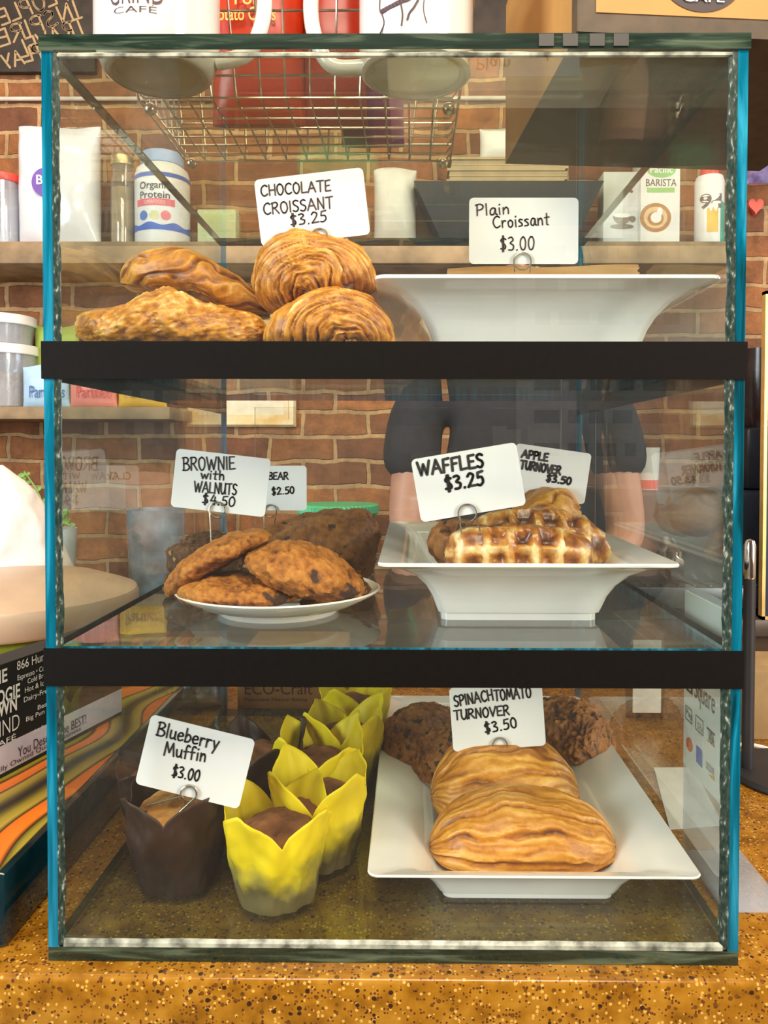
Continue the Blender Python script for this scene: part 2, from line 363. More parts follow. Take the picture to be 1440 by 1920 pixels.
# ---- hand lettering: single-line letters drawn as pen strokes
G = {
'A': (.70, [[(0,0),(.36,1),(.70,0)], [(.14,.36),(.58,.38)]]),
'B': (.60, [[(.08,0),(.10,1)], 's', [(.0,.95),(.36,1),(.54,.80),(.36,.58),(.10,.52)], 's', [(.1,.52),(.48,.46),(.62,.24),(.42,.02),(.0,.02)]]),
'C': (.60, ['s', [(.58,.86),(.40,1),(.14,.84),(.03,.5),(.12,.14),(.34,0),(.60,.14)]]),
'E': (.50, [[(.50,1),(.05,.97),(.05,.02),(.52,.04)], [(.05,.5),(.42,.53)]]),
'F': (.50, [[(.52,1),(.08,.96),(.05,0)], [(.06,.5),(.42,.53)]]),
'H': (.60, [[(.04,1),(.06,0)], [(.56,1),(.56,0)], [(.05,.48),(.56,.52)]]),
'I': (.16, [[(.08,1),(.08,0)]]),
'K': (.55, [[(.05,1),(.05,0)], [(.52,.98),(.06,.45),(.55,0)]]),
'L': (.50, [[(.06,1),(.04,.03),(.52,.05)]]),
'M': (.80, [[(.03,0),(.14,1),(.40,.25),(.66,1),(.80,0)]]),
'N': (.62, [[(.05,0),(.07,1),(.55,0),(.58,1.02)]]),
'O': (.62, ['s', [(.34,1),(.10,.84),(.03,.45),(.18,.06),(.40,.02),(.58,.36),(.54,.80),(.30,1)]]),
'P': (.52, [[(.07,0),(.09,1)], 's', [(.0,.93),(.34,1.02),(.54,.80),(.40,.54),(.08,.46)]]),
'R': (.60, [[(.06,0),(.08,1)], 's', [(.0,.93),(.36,1.02),(.52,.80),(.36,.56),(.08,.50)], [(.22,.52),(.60,0)]]),
'S': (.50, ['s', [(.48,.90),(.30,1),(.08,.84),(.14,.60),(.40,.44),(.46,.20),(.26,.0),(.02,.10)]]),
'T': (.60, [[(0,.98),(.62,1)], [(.32,.98),(.30,0)]]),
'U': (.60, ['s', [(.04,1),(.05,.34),(.24,.0),(.46,.16),(.56,.6),(.56,1),(.57,.5),(.62,0)]]),
'V': (.60, [[(0,1),(.28,0),(.62,1)]]),
'W': (.90, [[(0,1),(.22,0),(.44,.80),(.64,0),(.92,1.02)]]),
'Y': (.56, [[(0,1),(.27,.5)], [(.56,1),(.20,0)]]),
'a': (.50, ['s', [(.44,.52),(.24,.60),(.05,.36),(.10,.04),(.30,.06),(.44,.48),(.44,.1),(.54,.02)]]),
'b': (.45, [[(.06,1.0),(.05,0)], 's', [(.05,.36),(.24,.58),(.44,.36),(.30,.03),(.05,.05)]]),
'e': (.45, ['s', [(.05,.30),(.40,.36),(.34,.57),(.14,.54),(.04,.28),(.16,.02),(.44,.10)]]),
'f': (.36, ['s', [(.42,.92),(.26,1.0),(.16,.78),(.15,.0)], [(.0,.52),(.36,.56)]]),
'h': (.46, [[(.06,1.0),(.05,0)], 's', [(.06,.36),(.24,.58),(.38,.44),(.40,0)]]),
'i': (.18, [[(.09,.58),(.09,0)], [(.10,.82),(.12,.86)]]),
'l': (.16, [[(.08,1.02),(.08,0)]]),
'm': (.72, ['s', [(.05,.56),(.06,0),(.08,.40),(.22,.56),(.32,.4),(.33,0)], 's', [(.33,.38),(.50,.56),(.62,.4),(.64,0)]]),
'n': (.46, [[(.05,.58),(.05,0)], 's', [(.06,.36),(.24,.58),(.38,.42),(.40,0)]]),
'o': (.46, ['s', [(.26,.58),(.06,.44),(.08,.10),(.26,.0),(.42,.18),(.40,.48),(.22,.58)]]),
'r': (.38, [[(.05,.58),(.06,0)], 's', [(.06,.34),(.20,.56),(.38,.54)]]),
's': (.38, ['s', [(.36,.54),(.18,.58),(.07,.44),(.28,.26),(.32,.08),(.04,.02)]]),
't': (.40, [[(.20,.92),(.18,.04),(.28,.0)], [(.0,.58),(.42,.62)]]),
'u': (.48, ['s', [(.05,.58),(.07,.14),(.22,.0),(.40,.20),(.42,.58),(.42,.1),(.50,.0)]]),
'w': (.62, [[(0,.58),(.16,0),(.31,.46),(.46,0),(.64,.60)]]),
'y': (.46, [[(.03,.56),(.22,.04)], [(.44,.58),(.12,-.36)]]),
'0': (.52, ['s', [(.28,1),(.08,.78),(.05,.30),(.20,.0),(.40,.14),(.48,.62),(.36,.96),(.22,1)]]),
'2': (.50, ['s', [(.05,.78),(.22,1),(.44,.82),(.30,.42),(.04,.04),(.04,.02)], [(.04,.03),(.52,.06)]]),
'3': (.48, ['s', [(.05,.92),(.28,1),(.42,.80),(.18,.54),(.44,.36),(.36,.06),(.04,.04)]]),
'4': (.50, [[(.30,1.0),(.04,.38),(.50,.42)], [(.42,.80),(.38,0)]]),
'5': (.48, [[(.50,1),(.14,.96),(.10,.58)], 's', [(.10,.58),(.38,.56),(.44,.22),(.22,.0),(.02,.06)]]),
'$': (.50, ['s', [(.46,.84),(.24,.92),(.08,.74),(.40,.40),(.38,.14),(.04,.12)], [(.22,1.12),(.20,-.08)], [(.30,1.12),(.28,-.08)]]),
'.': (.20, [[(.09,.0),(.11,.04)]]), '-': (.4, [[(0,.5),(.36,.5)]]), '!': (.2, [[(.1,1),(.1,.3)], [(.1,.05),(.11,.08)]]), ' ': (.34, []),
}
def strokes(text, gap=.14):
    """polylines of a line of hand lettering, in units of the capital height; and its width"""
    out = []; x = 0
    for ch in text:
        w, pl = G[ch]; sm = False
        for p in pl:
            if p == 's': sm = True; continue
            q = [(a + random.uniform(-.015, .015), b + random.uniform(-.02, .02)) for a, b in p]
            if sm and len(q) > 2: q = [(v.x, v.y) for v in catmull([(a, b, 0) for a, b in q], 5)]
            out.append([(a + x, b) for a, b in q]); sm = False
        x += w + gap
    return out, x - gap
def ribbon(s, pts, w, nrm):
    """flat pen stroke of width w through world points, facing nrm"""
    nrm = Vector(nrm)
    for i in range(len(pts) - 1):
        a, b = pts[i], pts[i+1]; t = b - a
        if t.length < 1e-7: continue
        sd = t.cross(nrm).normalized()*(w/2)
        s.bm.faces.new([s.bm.verts.new(a + sd), s.bm.verts.new(b + sd), s.bm.verts.new(b - sd), s.bm.verts.new(a - sd)])
    for i, a in enumerate(pts):
        if i in (0, len(pts) - 1) or len(pts) < 8 or True:
            u = nrm.orthogonal().normalized(); v = nrm.cross(u)
            s.bm.faces.new([s.bm.verts.new(a + nrm*1e-5 + (u*math.cos(k*PI/4) + v*math.sin(k*PI/4))*w/2) for k in range(8)])
def handline(s, text, P0, P1, capm, w, nrm, gap=.14, fill=True):
    ex = (P1 - P0); L = ex.length; ex = ex.normalized(); nrm = Vector(nrm); ey = nrm.cross(ex).normalized()
    if ey.z < 0: ey = -ey
    pl, tw = strokes(text, gap); sx = L/tw
    for p in pl: ribbon(s, [P0 + ex*(a*sx) + ey*(b*capm) for a, b in p], w, nrm)

# ---- printed lettering with the built-in font, as a thin mesh
def glyphmesh(text, bold=0.0, align='LEFT'):
    c = bpy.data.curves.new('tmp', 'FONT'); c.body = text; c.size = 1.0; c.offset = bold; c.align_x = align; c.resolution_u = 3
    o = bpy.data.objects.new('tmp', c); COL.objects.link(o)
    dg = bpy.context.evaluated_depsgraph_get(); me = bpy.data.meshes.new_from_object(o.evaluated_get(dg))
    vs = [v.co.copy() for v in me.vertices]; fs = [tuple(p.vertices) for p in me.polygons]
    bpy.data.objects.remove(o); bpy.data.curves.remove(c); bpy.data.meshes.remove(me)
    return vs, fs
def printed(s, text, fn, w=None, h=None, bold=0.0, mi=0, cut=None):
    """place printed text: fn maps (x, y) in metres from the baseline start to a world point"""
    vs, fs = glyphmesh(text, bold)
    if not vs: return s
    x0 = min(v.x for v in vs); x1 = max(v.x for v in vs); caph = 0.70
    sy = h/caph; sx = (w/(x1 - x0)) if w else sy
    nv = [s.bm.verts.new(fn((v.x - x0)*sx, v.y*sy)) for v in vs]
    for f in fs:
        try: q = s.bm.faces.new([nv[i] for i in f]); q.material_index = mi
        except ValueError: pass
    return s
def onplane(P0, P1, nrm, lift=0.0004):
    P0, P1, nrm = Vector(P0), Vector(P1), Vector(nrm).normalized(); ex = (P1 - P0).normalized(); ey = nrm.cross(ex)
    if ey.z < 0: ey = -ey
    return lambda x, y: P0 + ex*x + ey*y + nrm*lift
def oncyl(c, R, P0, lift=0.0004):
    """wrap round a standing cylinder: start where P0 lies, run to the right as seen from the front"""
    a0 = math.atan2(P0[0] - c[0], c[1] - P0[1]) if True else 0
    return lambda x, y: Vector((c[0] + (R + lift)*math.sin(a0 + x/R), c[1] - (R + lift)*math.cos(a0 + x/R), P0[2] + y))
def lettering(bm, mat, parent, name='lettering'):
    bm.tag_keep = True
    return obj(name, bm, mat, parent, smooth=False)

# ================================================================== the room
WY = 1.62                                                          # face of the brick wall
b = BM(); b.box(-2.3, 2.4, WY, WY + .12, -.95, 2.0); struct(obj('wall_back', b, m_brick, smooth=False, origin=(0, WY, 0)))
m_plaster = M('warm_plaster', (0.62, 0.52, 0.40), 0.8, var=0.1, scale=5)
b = BM(); b.box(-2.42, -2.3, -3.0, WY + .12, -.95, 2.0); struct(obj('wall_left', b, m_plaster, smooth=False))
b = BM(); b.box(2.4, 2.52, -3.0, WY + .12, -.95, 2.0); struct(obj('wall_right', b, m_plaster, smooth=False))
b = BM(); b.box(-2.42, 2.52, -3.12, -3.0, -.95, 2.0); struct(obj('wall_front', b, M('brown_plaster', (0.20, 0.14, 0.09), .8), smooth=False))
b = BM(); b.box(-2.42, 2.52, -3.12, WY + .12, 2.0, 2.1); struct(obj('ceiling', b, M('dark_ceiling', (0.20, 0.15, 0.11), 0.8), smooth=False))
b = BM(); b.box(-2.42, 2.52, -3.12, WY + .12, -1.05, -.95); struct(obj('floor', b, M('floor_boards', (0.16, 0.09, 0.05), 0.5, var=0.3), smooth=False))

# counter: quartz worktop with an eased front edge on a plain base
b = BM(); b.box(-1.25, 1.25, -.0165, .80, -.045, 0, bev=.004, seg=3)
props(obj('countertop', b, m_counter, origin=(0, .39, -.045)), 'amber speckled quartz countertop under the glass pastry case', 'countertop')
b = BM(); b.box(-1.22, 1.22, .02, .77, -.95, -.045); props(obj('counter_base', b, M('dark_wood_panel', (0.10, 0.05, 0.025), 0.5), smooth=False), 'dark wood counter base below the speckled quartz top', 'counter')
b = BM(); b.box(-2.1, 2.1, 1.24, WY - .005, -.06, -.02, bev=.003); props(obj('back_counter', b, M('dark_worktop', (0.10, 0.07, 0.05), 0.4)), 'dark worktop running along the foot of the brick wall', 'countertop')
b = BM(); b.box(-2.08, 2.08, 1.27, WY - .005, -.95, -.06); props(obj('back_cabinet', b, M('dark_wood_panel', (0.1, .05, .025)), smooth=False), 'dark cabinet carrying the worktop along the brick wall', 'cabinet')

# ================================================================== the glass case
HW, DP, HT, T = .25, .5175, .6655, .0075
case = thing('pastry_display_case', 'tall clear glass pastry case with three tiers and black taped shelf edges', 'display case', (0, DP/2, 0))
def pane(name, x0, x1, y0, y1, z0, z1, face, edge, parent=case, edge_y=None):
    bm = BM(); bm.box(x0, x1, y0, y1, z0, z1); thin = min(((x1-x0), 0), ((y1-y0), 1), ((z1-z0), 2))[1]
    bm.bm.normal_update()
    for f in bm.bm.faces: f.material_index = 0 if abs(f.normal[thin]) > .5 or (thin == 0 and abs(f.normal.z) > .5) else 1
    return obj(name, bm, [face, edge], parent, smooth=False)
pane('bottom_pane', -HW, HW, 0, DP, .0005, .0105, g_floor, e_dark)
pane('top_pane', -HW - .001, HW + .001, -.002, DP, HT - .011, HT, g_top, e_dark)
for sx in (-1, 1):
    x0, x1 = sorted((sx*HW, sx*(HW - T))); pane('side_pane', x0, x1, 0, DP, .0105, HT - .011, g_side, e_teal)
pane('front_pane', -HW + T, HW - T, .0012, .0072, .0105, HT - .011, g_front, e_teal)
SH1, SH2, FL = .4490, .2286, .0105
for z in (SH1, SH2): pane('glass_shelf', -HW + T, HW - T, .0075, .500, z - .009, z, g_shelf, e_teal)
for z0, z1 in ((.4229, SH1 + .0006), (.2020, SH2 + .0005)):
    bm = BM(); bm.box(-.2512, .2512, -.0014, -.0003, z0, z1)
    for sx in (-1, 1):
        x0, x1 = sorted((sx*.2502, sx*.2512)); bm.box(x0, x1, -.0008, DP, z0, z1)
    obj('shelf_edge_tape', bm, m_black, case, smooth=False)
for sx in (-1, 1):                                                  # squeezed-out silicone along the upright corners
    rows = []
    for k in range(140):
        z = .0125 + (HT - .024)*k/139; w = (.0050 if sx < 0 else .0066) + .0012*noise.noise((sx*3, 1.7, z*40)) + .0008*noise.noise((sx, 5, z*160))
        x0 = sx*(HW - T); y0 = -.0004 - .0006*abs(noise.noise((2, sx, z*90)))
        rows.append([Vector((x0, .0010, z)), Vector((x0, y0, z)), Vector((x0 - sx*w*.6, y0, z)), Vector((x0 - sx*w, .0010, z))])
    bm = BM(); bm.grid(rows); obj('silicone_seam', bm, m_seam, case)
for z, h in ((.0108, .0060), (HT - .0155, .0042)):
    rows = []
    for k in range(140):
        x = -.2385 + .477*k/139; hh = h*(1 + .12*noise.noise((x*30, z, 2)))
        rows.append([Vector((x, .0010, z)), Vector((x, -.0008, z + .0006)), Vector((x, -.0010, z + hh*.6)), Vector((x, .0010, z + hh))])
    bm = BM(); bm.grid(rows); obj('silicone_bead', bm, m_bead, case)
xl, xr = at(478, 600, Y=.506).x, at(1053, 600, Y=.506).x
for z0, z1, a, c in ((SH1 + .002, at(700, 499, Y=.506).z, -.2375, .2375), (SH2 + .002, at(700, 764, Y=.506).z, xl, xr)):
    pane('rear_door', a, c, .503, .507, z0, z1, g_front, M('bright_glass_edge', (0.45, 0.55, 0.52), 0.15))
for px in (1010, 1055, 1105, 1150):                                 # scraps of tape on the rim of the top pane
    p = at(px, 76, Y=-.002); bm = BM(); bm.box(p.x, p.x + .0105, -.0032, -.0022, HT - .0095, HT - .001); obj('tape_scrap', bm, M('grey_tape', (.035, .032, .026), .5), case, smooth=False)

# ================================================================== porcelain platters
def platter(label, cx, y0, y1, hw, z0, hz, base_hw, inset, name='serving_platter'):
    """rectangular platter with a flat rim that sweeps down to a narrower foot"""
    cy = (y0 + y1)/2; hl = (y1 - y0)/2; bl = hl - inset
    def ring(fx, z, r, n=6):
        # fx 0 at the foot, 1 at the rim
        w = base_hw + (hw - base_hw)*fx; l = bl + (hl - bl)*fx
        return [Vector((cx + x, cy + y, z)) for x, y in rrect(2*w, 2*l, r, n)]
    outer = [(0.0, 0.0), (0.0, .10), (.05, .12), (.09, .22), (.15, .38), (.26, .56), (.44, .74), (.68, .87), (.94, .93), (.995, .95), (1.0, .975)]
    inner = [(.985, 1.0), (.93, .985), (.66, .93), (.42, .79), (.25, .60), (.14, .42), (.06, .26), (-.06, .20), (-.5, .18)]
    rows = [ring(f, z0 + hz*h, .003 + .005*max(f, 0) if f > .6 else .008) for f, h in outer + inner]
    bm = BM(); v = bm.grid(rows, close_v=True); bm.cap(v[0]); bm.cap(v[-1])
    o = obj(name, bm, m_porc, origin=(cx, cy, z0)); return props(o, label, 'platter')
xa, xb = at(703, 522, Y=.05).x, at(1343, 516, Y=.05).x
platter('white porcelain platter on the top tier under the plain croissant card', (xa + xb)/2, .035, .43, (xb - xa)/2, SH1, at(1000, 517, Y=.04).z - SH1, .082, .05)
xa, xb = at(707, 1060, Y=.045).x, at(1280, 1065, Y=.045).x
platter('white porcelain platter on the middle tier holding the waffles', (xa + xb)/2, .045, .40, (xb - xa)/2, SH2, at(1000, 1057, Y=.045).z - SH2, .066, .055)
xa, xb = at(688, 1640, Y=.032).x, at(1320, 1648, Y=.032).x
platter('long white porcelain platter on the case floor holding the spinach turnovers', (xa + xb)/2, .032, .465, (xb - xa)/2, FL, .0365, .069, .033)
# round side plate
pc = (at(520, 1125, Y=.125).x, .135); R = .0905
bm = BM(); bm.lathe([(.0, .004), (.040, .004), (.046, .0), (.052, .0), (.054, .004), (.070, .009), (R - .002, .0185), (R, .0205), (R - .002, .0215), (.072, .0125), (.058, .0085), (.0, .0075)], pc, 72, SH2)
props(obj('side_plate', bm, m_porc), 'round white side plate on the middle glass shelf under the cookies', 'plate')

# ================================================================== baked goods
def interp(P, t):
    for (a, va), (c, vc) in zip(P, P[1:]):
        if t <= c:
            s = (t - a)/(c - a) if c > a else 0; return va + (vc - va)*s
    return P[-1][1]
def smoothed(P, n=240):
    """smooth curve through (x, y) points, as a table of n+1 values at even x"""
    q = catmull([(x, y, 0) for x, y in P], 24); q = [(v.x, v.y) for v in q]
    x0, x1 = P[0][0], P[-1][0]; q.sort()
    return lambda x: interp(q, min(max(x, x0), x1))
def body(top, bot, Y, ry, disp=None, p=2.3, nu=90, nv=64, ycurve=None, ybias=0.0):
    """a baked piece: outline as seen from the front (pixels, taken at depth Y) and real depth 2*ry behind and before it;
    disp(P, u, a, n) -> (outward push, browning)"""
    ft, fb = smoothed(top), smoothed(bot); xa, xb = top[0][0], top[-1][0]
    rows = []; cr = []
    for i in range(nu):
        u = (1 - math.cos(PI*(i + .5)/nu))/2; x = xa + (xb - xa)*u
        zt, zb = at(x, ft(x), Y=Y).z, at(x, fb(x), Y=Y).z; X = at(x, (ft(x) + fb(x))/2, Y=Y).x
        if zt - zb < .001: zt = zb + .001
        zc, rz = (zt + zb)/2, (zt - zb)/2; yy = Y + (ycurve(u) if ycurve else 0); rr = ry*(max(0.02, 1 - abs(2*u - 1)**2.6))**.5
        row = []
        for j in range(nv):
            a = 2*PI*j/nv; c_, s_ = math.cos(a), math.sin(a)
            P = Vector((X, yy + rr*math.copysign(abs(c_)**(2/p), c_), zc + rz*math.copysign(abs(s_)**(2/p), s_)))
            nrm = Vector(((2*u - 1)**5*.6, c_*rz, s_*rr)); nrm = nrm.normalized() if nrm.length > 1e-6 else Vector((0, 0, 1))
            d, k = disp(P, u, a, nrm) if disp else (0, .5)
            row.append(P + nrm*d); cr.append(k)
        rows.append(row)
    bm = BM(); v = bm.grid(rows, close_v=True); bm.cap(v[0]); bm.cap(v[-1]); bm.crust = cr; return bm
def fbm(P, s, o=4): return noise.fractal(Vector(P)*s, 1.0, 2.0, o)
def lip(x, w=.18):                                                  # one lifted layer: slow rise, quick smooth fall; returns (height, darkness of the fold)
    x = x % 1.0
    if x < w: t = x/w; h = 1 - t*t*(3 - 2*t); e = math.sin(PI*t)
    else: t = (x - w)/(1 - w); h = t**.8; e = 0.0
    return h, e
def streak(a, b, c): return noise.fractal(Vector((a, b, c)), 1.0, 2.0, 3)
def swirl(cx, cy, Y, k=11, amp=.0028, seed=0, sq=1.25):
    c = at(cx, cy, Y=Y)
    def f(P, u, a, n):
        q = P + Vector((seed, 0, 0)); w = fbm(q, 30, 3)
        d = math.hypot(P.x - c.x, (P.z - c.z)*sq) + .35*(P.y - c.y); th = math.atan2(P.z - c.z, P.x - c.x); dd = d + .006*w
        st = streak(dd*420, th*2.2, seed); h1, e1 = lip(dd*k/.1 + w*.5 + .16*th); br = max(0, min(1, .5 + 1.6*w + .8*st))
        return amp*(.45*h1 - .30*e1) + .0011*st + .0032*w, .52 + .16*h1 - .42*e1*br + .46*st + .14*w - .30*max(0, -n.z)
    return f
def layers(k=7, amp=.0022, diag=0.0, seed=0, wob=1.2, ramp_dark=.35):
    def f(P, u, a, n):
        q = P + Vector((seed*3.1, 0, 0)); w = fbm(Vector((q.x*22, q.y*30, q.z*30)), 1.0, 3)
        ph = a*k/(2*PI) + diag*u + w*wob*.35; st = streak(ph*5.5, P.x*26 + seed, seed*1.7); h1, e1 = lip(ph, .24); br = max(0, min(1, .6 + 1.8*w + .5*st))
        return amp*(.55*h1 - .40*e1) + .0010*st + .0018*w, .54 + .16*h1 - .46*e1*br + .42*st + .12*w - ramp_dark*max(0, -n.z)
    return f
def flakes(seed=0, amp=.003):
    def f(P, u, a, n):
        q = Vector((P.x*.8 + P.z*.5, P.y, P.z*2.4 - P.x*.8)) + Vector((seed, 0, 0))
        w = noise.ridged_multi_fractal(q*60, 1.0, 2.1, 4, 1.0, 2.0)*.5 - .6; v = fbm(P + Vector((seed, 0, 0)), 36, 4); h = fbm(q, 150, 3)
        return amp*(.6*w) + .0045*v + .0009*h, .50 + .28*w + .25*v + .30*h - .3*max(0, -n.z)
    return f
def lumps(seed=0, amp=.0022, s=45, base=.55):
    def f(P, u, a, n):
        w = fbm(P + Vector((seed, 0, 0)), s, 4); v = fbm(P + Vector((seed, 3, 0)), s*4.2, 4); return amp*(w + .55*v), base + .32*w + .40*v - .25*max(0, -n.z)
    return f
def baked(name, bm, mat, label, cat, group=None): return props(obj(name, bm, mat), label, cat, group)

# chocolate croissants piled on the top shelf
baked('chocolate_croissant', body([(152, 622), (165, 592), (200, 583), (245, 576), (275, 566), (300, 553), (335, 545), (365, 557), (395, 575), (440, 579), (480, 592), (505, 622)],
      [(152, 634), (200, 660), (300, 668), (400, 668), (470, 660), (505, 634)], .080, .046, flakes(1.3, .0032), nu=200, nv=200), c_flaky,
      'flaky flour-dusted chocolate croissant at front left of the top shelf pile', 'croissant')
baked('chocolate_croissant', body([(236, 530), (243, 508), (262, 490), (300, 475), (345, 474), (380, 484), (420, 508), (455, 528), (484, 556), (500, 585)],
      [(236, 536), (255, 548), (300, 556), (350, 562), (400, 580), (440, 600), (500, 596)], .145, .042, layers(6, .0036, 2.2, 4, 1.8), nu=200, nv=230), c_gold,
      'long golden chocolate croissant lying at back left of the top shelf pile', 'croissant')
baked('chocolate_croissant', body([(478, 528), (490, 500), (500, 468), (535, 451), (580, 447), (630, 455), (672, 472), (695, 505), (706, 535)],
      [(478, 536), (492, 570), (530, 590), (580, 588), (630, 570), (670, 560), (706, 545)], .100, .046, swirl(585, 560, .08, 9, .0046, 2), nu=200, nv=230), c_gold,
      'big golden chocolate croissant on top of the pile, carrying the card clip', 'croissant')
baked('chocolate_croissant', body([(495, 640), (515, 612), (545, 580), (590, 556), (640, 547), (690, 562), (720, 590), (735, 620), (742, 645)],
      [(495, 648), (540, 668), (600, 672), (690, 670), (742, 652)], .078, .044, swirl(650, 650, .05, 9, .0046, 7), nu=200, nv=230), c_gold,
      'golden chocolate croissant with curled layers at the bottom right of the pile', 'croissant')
# wax paper under the plain croissant card
p0, p1 = at(840, 500, Y=.20), at(1203, 493, Y=.20); zb = at(1000, 535, Y=.20).z
out = [Vector((p0.x, .20, zb)), Vector((p1.x, .20, zb))] + [Vector((p1.x + (.0012 if k % 2 else -.0012), .20, zb + (p1.z - zb)*(k + .5)/9)) for k in range(9)]
top = [Vector((p1.x + (p0.x - p1.x)*t, .20, p1.z + (p0.z - p1.z)*t + .0012*math.sin(t*9))) for t in (.0, .2, .4, .6, .8, 1)]
bm = BM(); o_ = out + top
rowsA = []; n_ = 30
for k in range(n_ + 1):
    t = k/n_; x = p0.x + (p1.x - p0.x)*t; zt = p0.z + (p1.z - p0.z)*t + .0012*math.sin(t*9)
    rowsA.append([Vector((x + (.0012*(1 if j % 2 else -1) if k == n_ else 0), .20 + .010*math.sin(j/8*2.4) + .002*math.sin(t*7 + j), zb + (zt - zb)*j/8)) for j in range(9)])
bm.grid(rowsA); rowsB = [[v + Vector((0, .02 + .006*math.sin(i*.4), -.001)) for v in r] for i, r in enumerate(rowsA)]
bm.grid(rowsB); bm.grid([[a[-1], c[-1]] for a, c in zip(rowsA, rowsB)])
props(obj('paper_bakery_bag', bm, M('tan_bakery_paper', (0.74, 0.45, 0.18), 0.6, var=0.1)), 'tan paper bag with a zigzag end lying in the top tier platter', 'paper bag')

# cookies
baked('cookie', body([(337, 1112), (347, 1092), (385, 1080), (440, 1077), (500, 1083), (545, 1098), (563, 1114)], [(337, 1116), (360, 1128), (440, 1131), (520, 1130), (563, 1118)], .112, .046, lumps(2, .0022, 60), p=2.4), c_cookie,
      'flat golden cookie lying at the front of the round plate', 'cookie')
baked('cookie', body([(313, 1100), (320, 1080), (350, 1047), (400, 1015), (450, 996), (490, 993), (508, 1003)], [(313, 1112), (330, 1118), (362, 1098), (410, 1068), (460, 1040), (500, 1018), (508, 1008)], .125, .040, lumps(5, .0022, 60), p=2.2), c_cookie,
      'cookie tilted steeply against the brownies at left of the round plate', 'cookie')
baked('cookie', body([(457, 1048), (470, 1030), (520, 1018), (570, 1020), (620, 1038), (660, 1066), (688, 1100)], [(457, 1056), (490, 1080), (530, 1103), (580, 1120), (630, 1124), (675, 1118), (688, 1106)], .110, .040, lumps(9, .0030, 55), p=2.2), c_cookie,
      'big cookie with a dark chocolate patch leaning on top at right of the round plate', 'cookie')
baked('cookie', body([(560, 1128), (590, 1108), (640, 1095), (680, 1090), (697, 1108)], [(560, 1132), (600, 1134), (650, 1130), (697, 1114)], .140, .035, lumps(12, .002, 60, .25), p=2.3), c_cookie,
      'dark cookie underneath the big one at the right of the round plate', 'cookie')
# brownies and the bear claw behind the cookies
def slab(name, x0, x1, yt, yb, Y, dp, label, cat, mat, tilt=0, seed=0, amp=.003):
    top = [(x0, (yt+yb)/2 - 3), (x0 + (x1-x0)*.05, yt + 6 + tilt*.4), (x0 + (x1-x0)*.3, yt + tilt*.2), (x0 + (x1-x0)*.7, yt - tilt*.2), (x0 + (x1-x0)*.95, yt + 6 - tilt*.4), (x1, (yt+yb)/2 - 3)]
    bot = [(x0, (yt+yb)/2 + 3), (x0 + (x1-x0)*.05, yb - 3), (x0 + (x1-x0)*.3, yb), (x0 + (x1-x0)*.7, yb), (x0 + (x1-x0)*.95, yb - 3), (x1, (yt+yb)/2 + 3)]
    return baked(name, body(top, bot, Y, dp, lumps(seed, amp, 70), p=6), mat, label, cat)
slab('brownie', 318, 455, 1016, 1070, .215, .035, 'upper dark walnut brownie at the left behind the tilted cookie', 'brownie', c_brownie, 4, 3)
slab('brownie', 313, 470, 1066, 1112, .215, .037, 'lower dark walnut brownie lying at the left behind the cookies', 'brownie', c_brownie, 0, 8)
slab('brownie', 345, 430, 1001, 1020, .235, .03, 'brownie corner on top of the stack below its price card', 'brownie', c_brownie, 0, 15)
baked('bear_claw', body([(478, 1010), (500, 985), (560, 968), (620, 958), (680, 955), (705, 975), (712, 1000)], [(478, 1020), (520, 1055), (600, 1072), (680, 1070), (712, 1012)], .330, .06, flakes(6, .006)), c_brown, 'dark flaky bear claw pastry behind the cookies on the middle tier', 'pastry')
slab('bear_claw', 480, 700, 1030, 1085, .350, .07, 'lower dark bear claw pastry under the flaky one on the middle tier', 'pastry', c_brown, 0, 33, .005)

# waffles
def waffle_disp(cx, cy, Y, step=.021, seed=0):
    c = at(cx, cy, Y=Y)
    def f(P, u, a, n):
        gx = abs(math.sin((P.x - c.x)/step*PI)); gz = abs(math.sin((P.z - c.z + .3*(P.y - Y))/step*PI)); pk = min(gx, gz)
        w = fbm(P + Vector((seed, 0, 0)), 55, 4); pk = min(1, max(0, (pk + .25*w - .35)/.4)); front = max(0, -n.y*.9 + n.z*.45)
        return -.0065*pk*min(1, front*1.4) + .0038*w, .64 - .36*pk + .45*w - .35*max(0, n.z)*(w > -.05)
    return f
baked('waffle', body([(835, 1035), (842, 1008), (870, 990), (930, 982), (1000, 984), (1060, 995), (1100, 1010), (1112, 1040)], [(835, 1050), (860, 1068), (950, 1075), (1060, 1074), (1112, 1056)], .115, .028, waffle_disp(905, 1040, .115, .021, 1), p=3), c_waffle,
      'glazed waffle at the front of the middle tier platter, grid side to the glass', 'waffle')
baked('waffle', body([(880, 990), (905, 968), (950, 956), (1000, 953), (1050, 956), (1100, 972), (1130, 1000), (1143, 1035)], [(880, 1020), (920, 1050), (1000, 1062), (1100, 1066), (1143, 1050)], .165, .030, waffle_disp(1000, 1005, .165, .023, 5), p=2.8), c_waffle,
      'upper glazed waffle leaning behind the front one with a pale sugar crust', 'waffle')
baked('waffle', body([(805, 1020), (815, 990), (840, 976), (880, 972), (920, 985), (930, 1010)], [(805, 1035), (830, 1062), (880, 1068), (930, 1050)], .200, .035, waffle_disp(860, 1020, .2, .022, 9), p=2.6), c_brown,
      'darker waffle at the left behind the card clip of the waffles', 'waffle')
baked('apple_turnover', body([(965, 945), (985, 922), (1020, 912), (1060, 918), (1085, 950)], [(965, 975), (1000, 1000), (1060, 1000), (1085, 975)], .300, .04, layers(6, .004, 1, 3), p=2.2), c_turn,
      'ridged apple turnover behind the waffles under its price card', 'turnover')

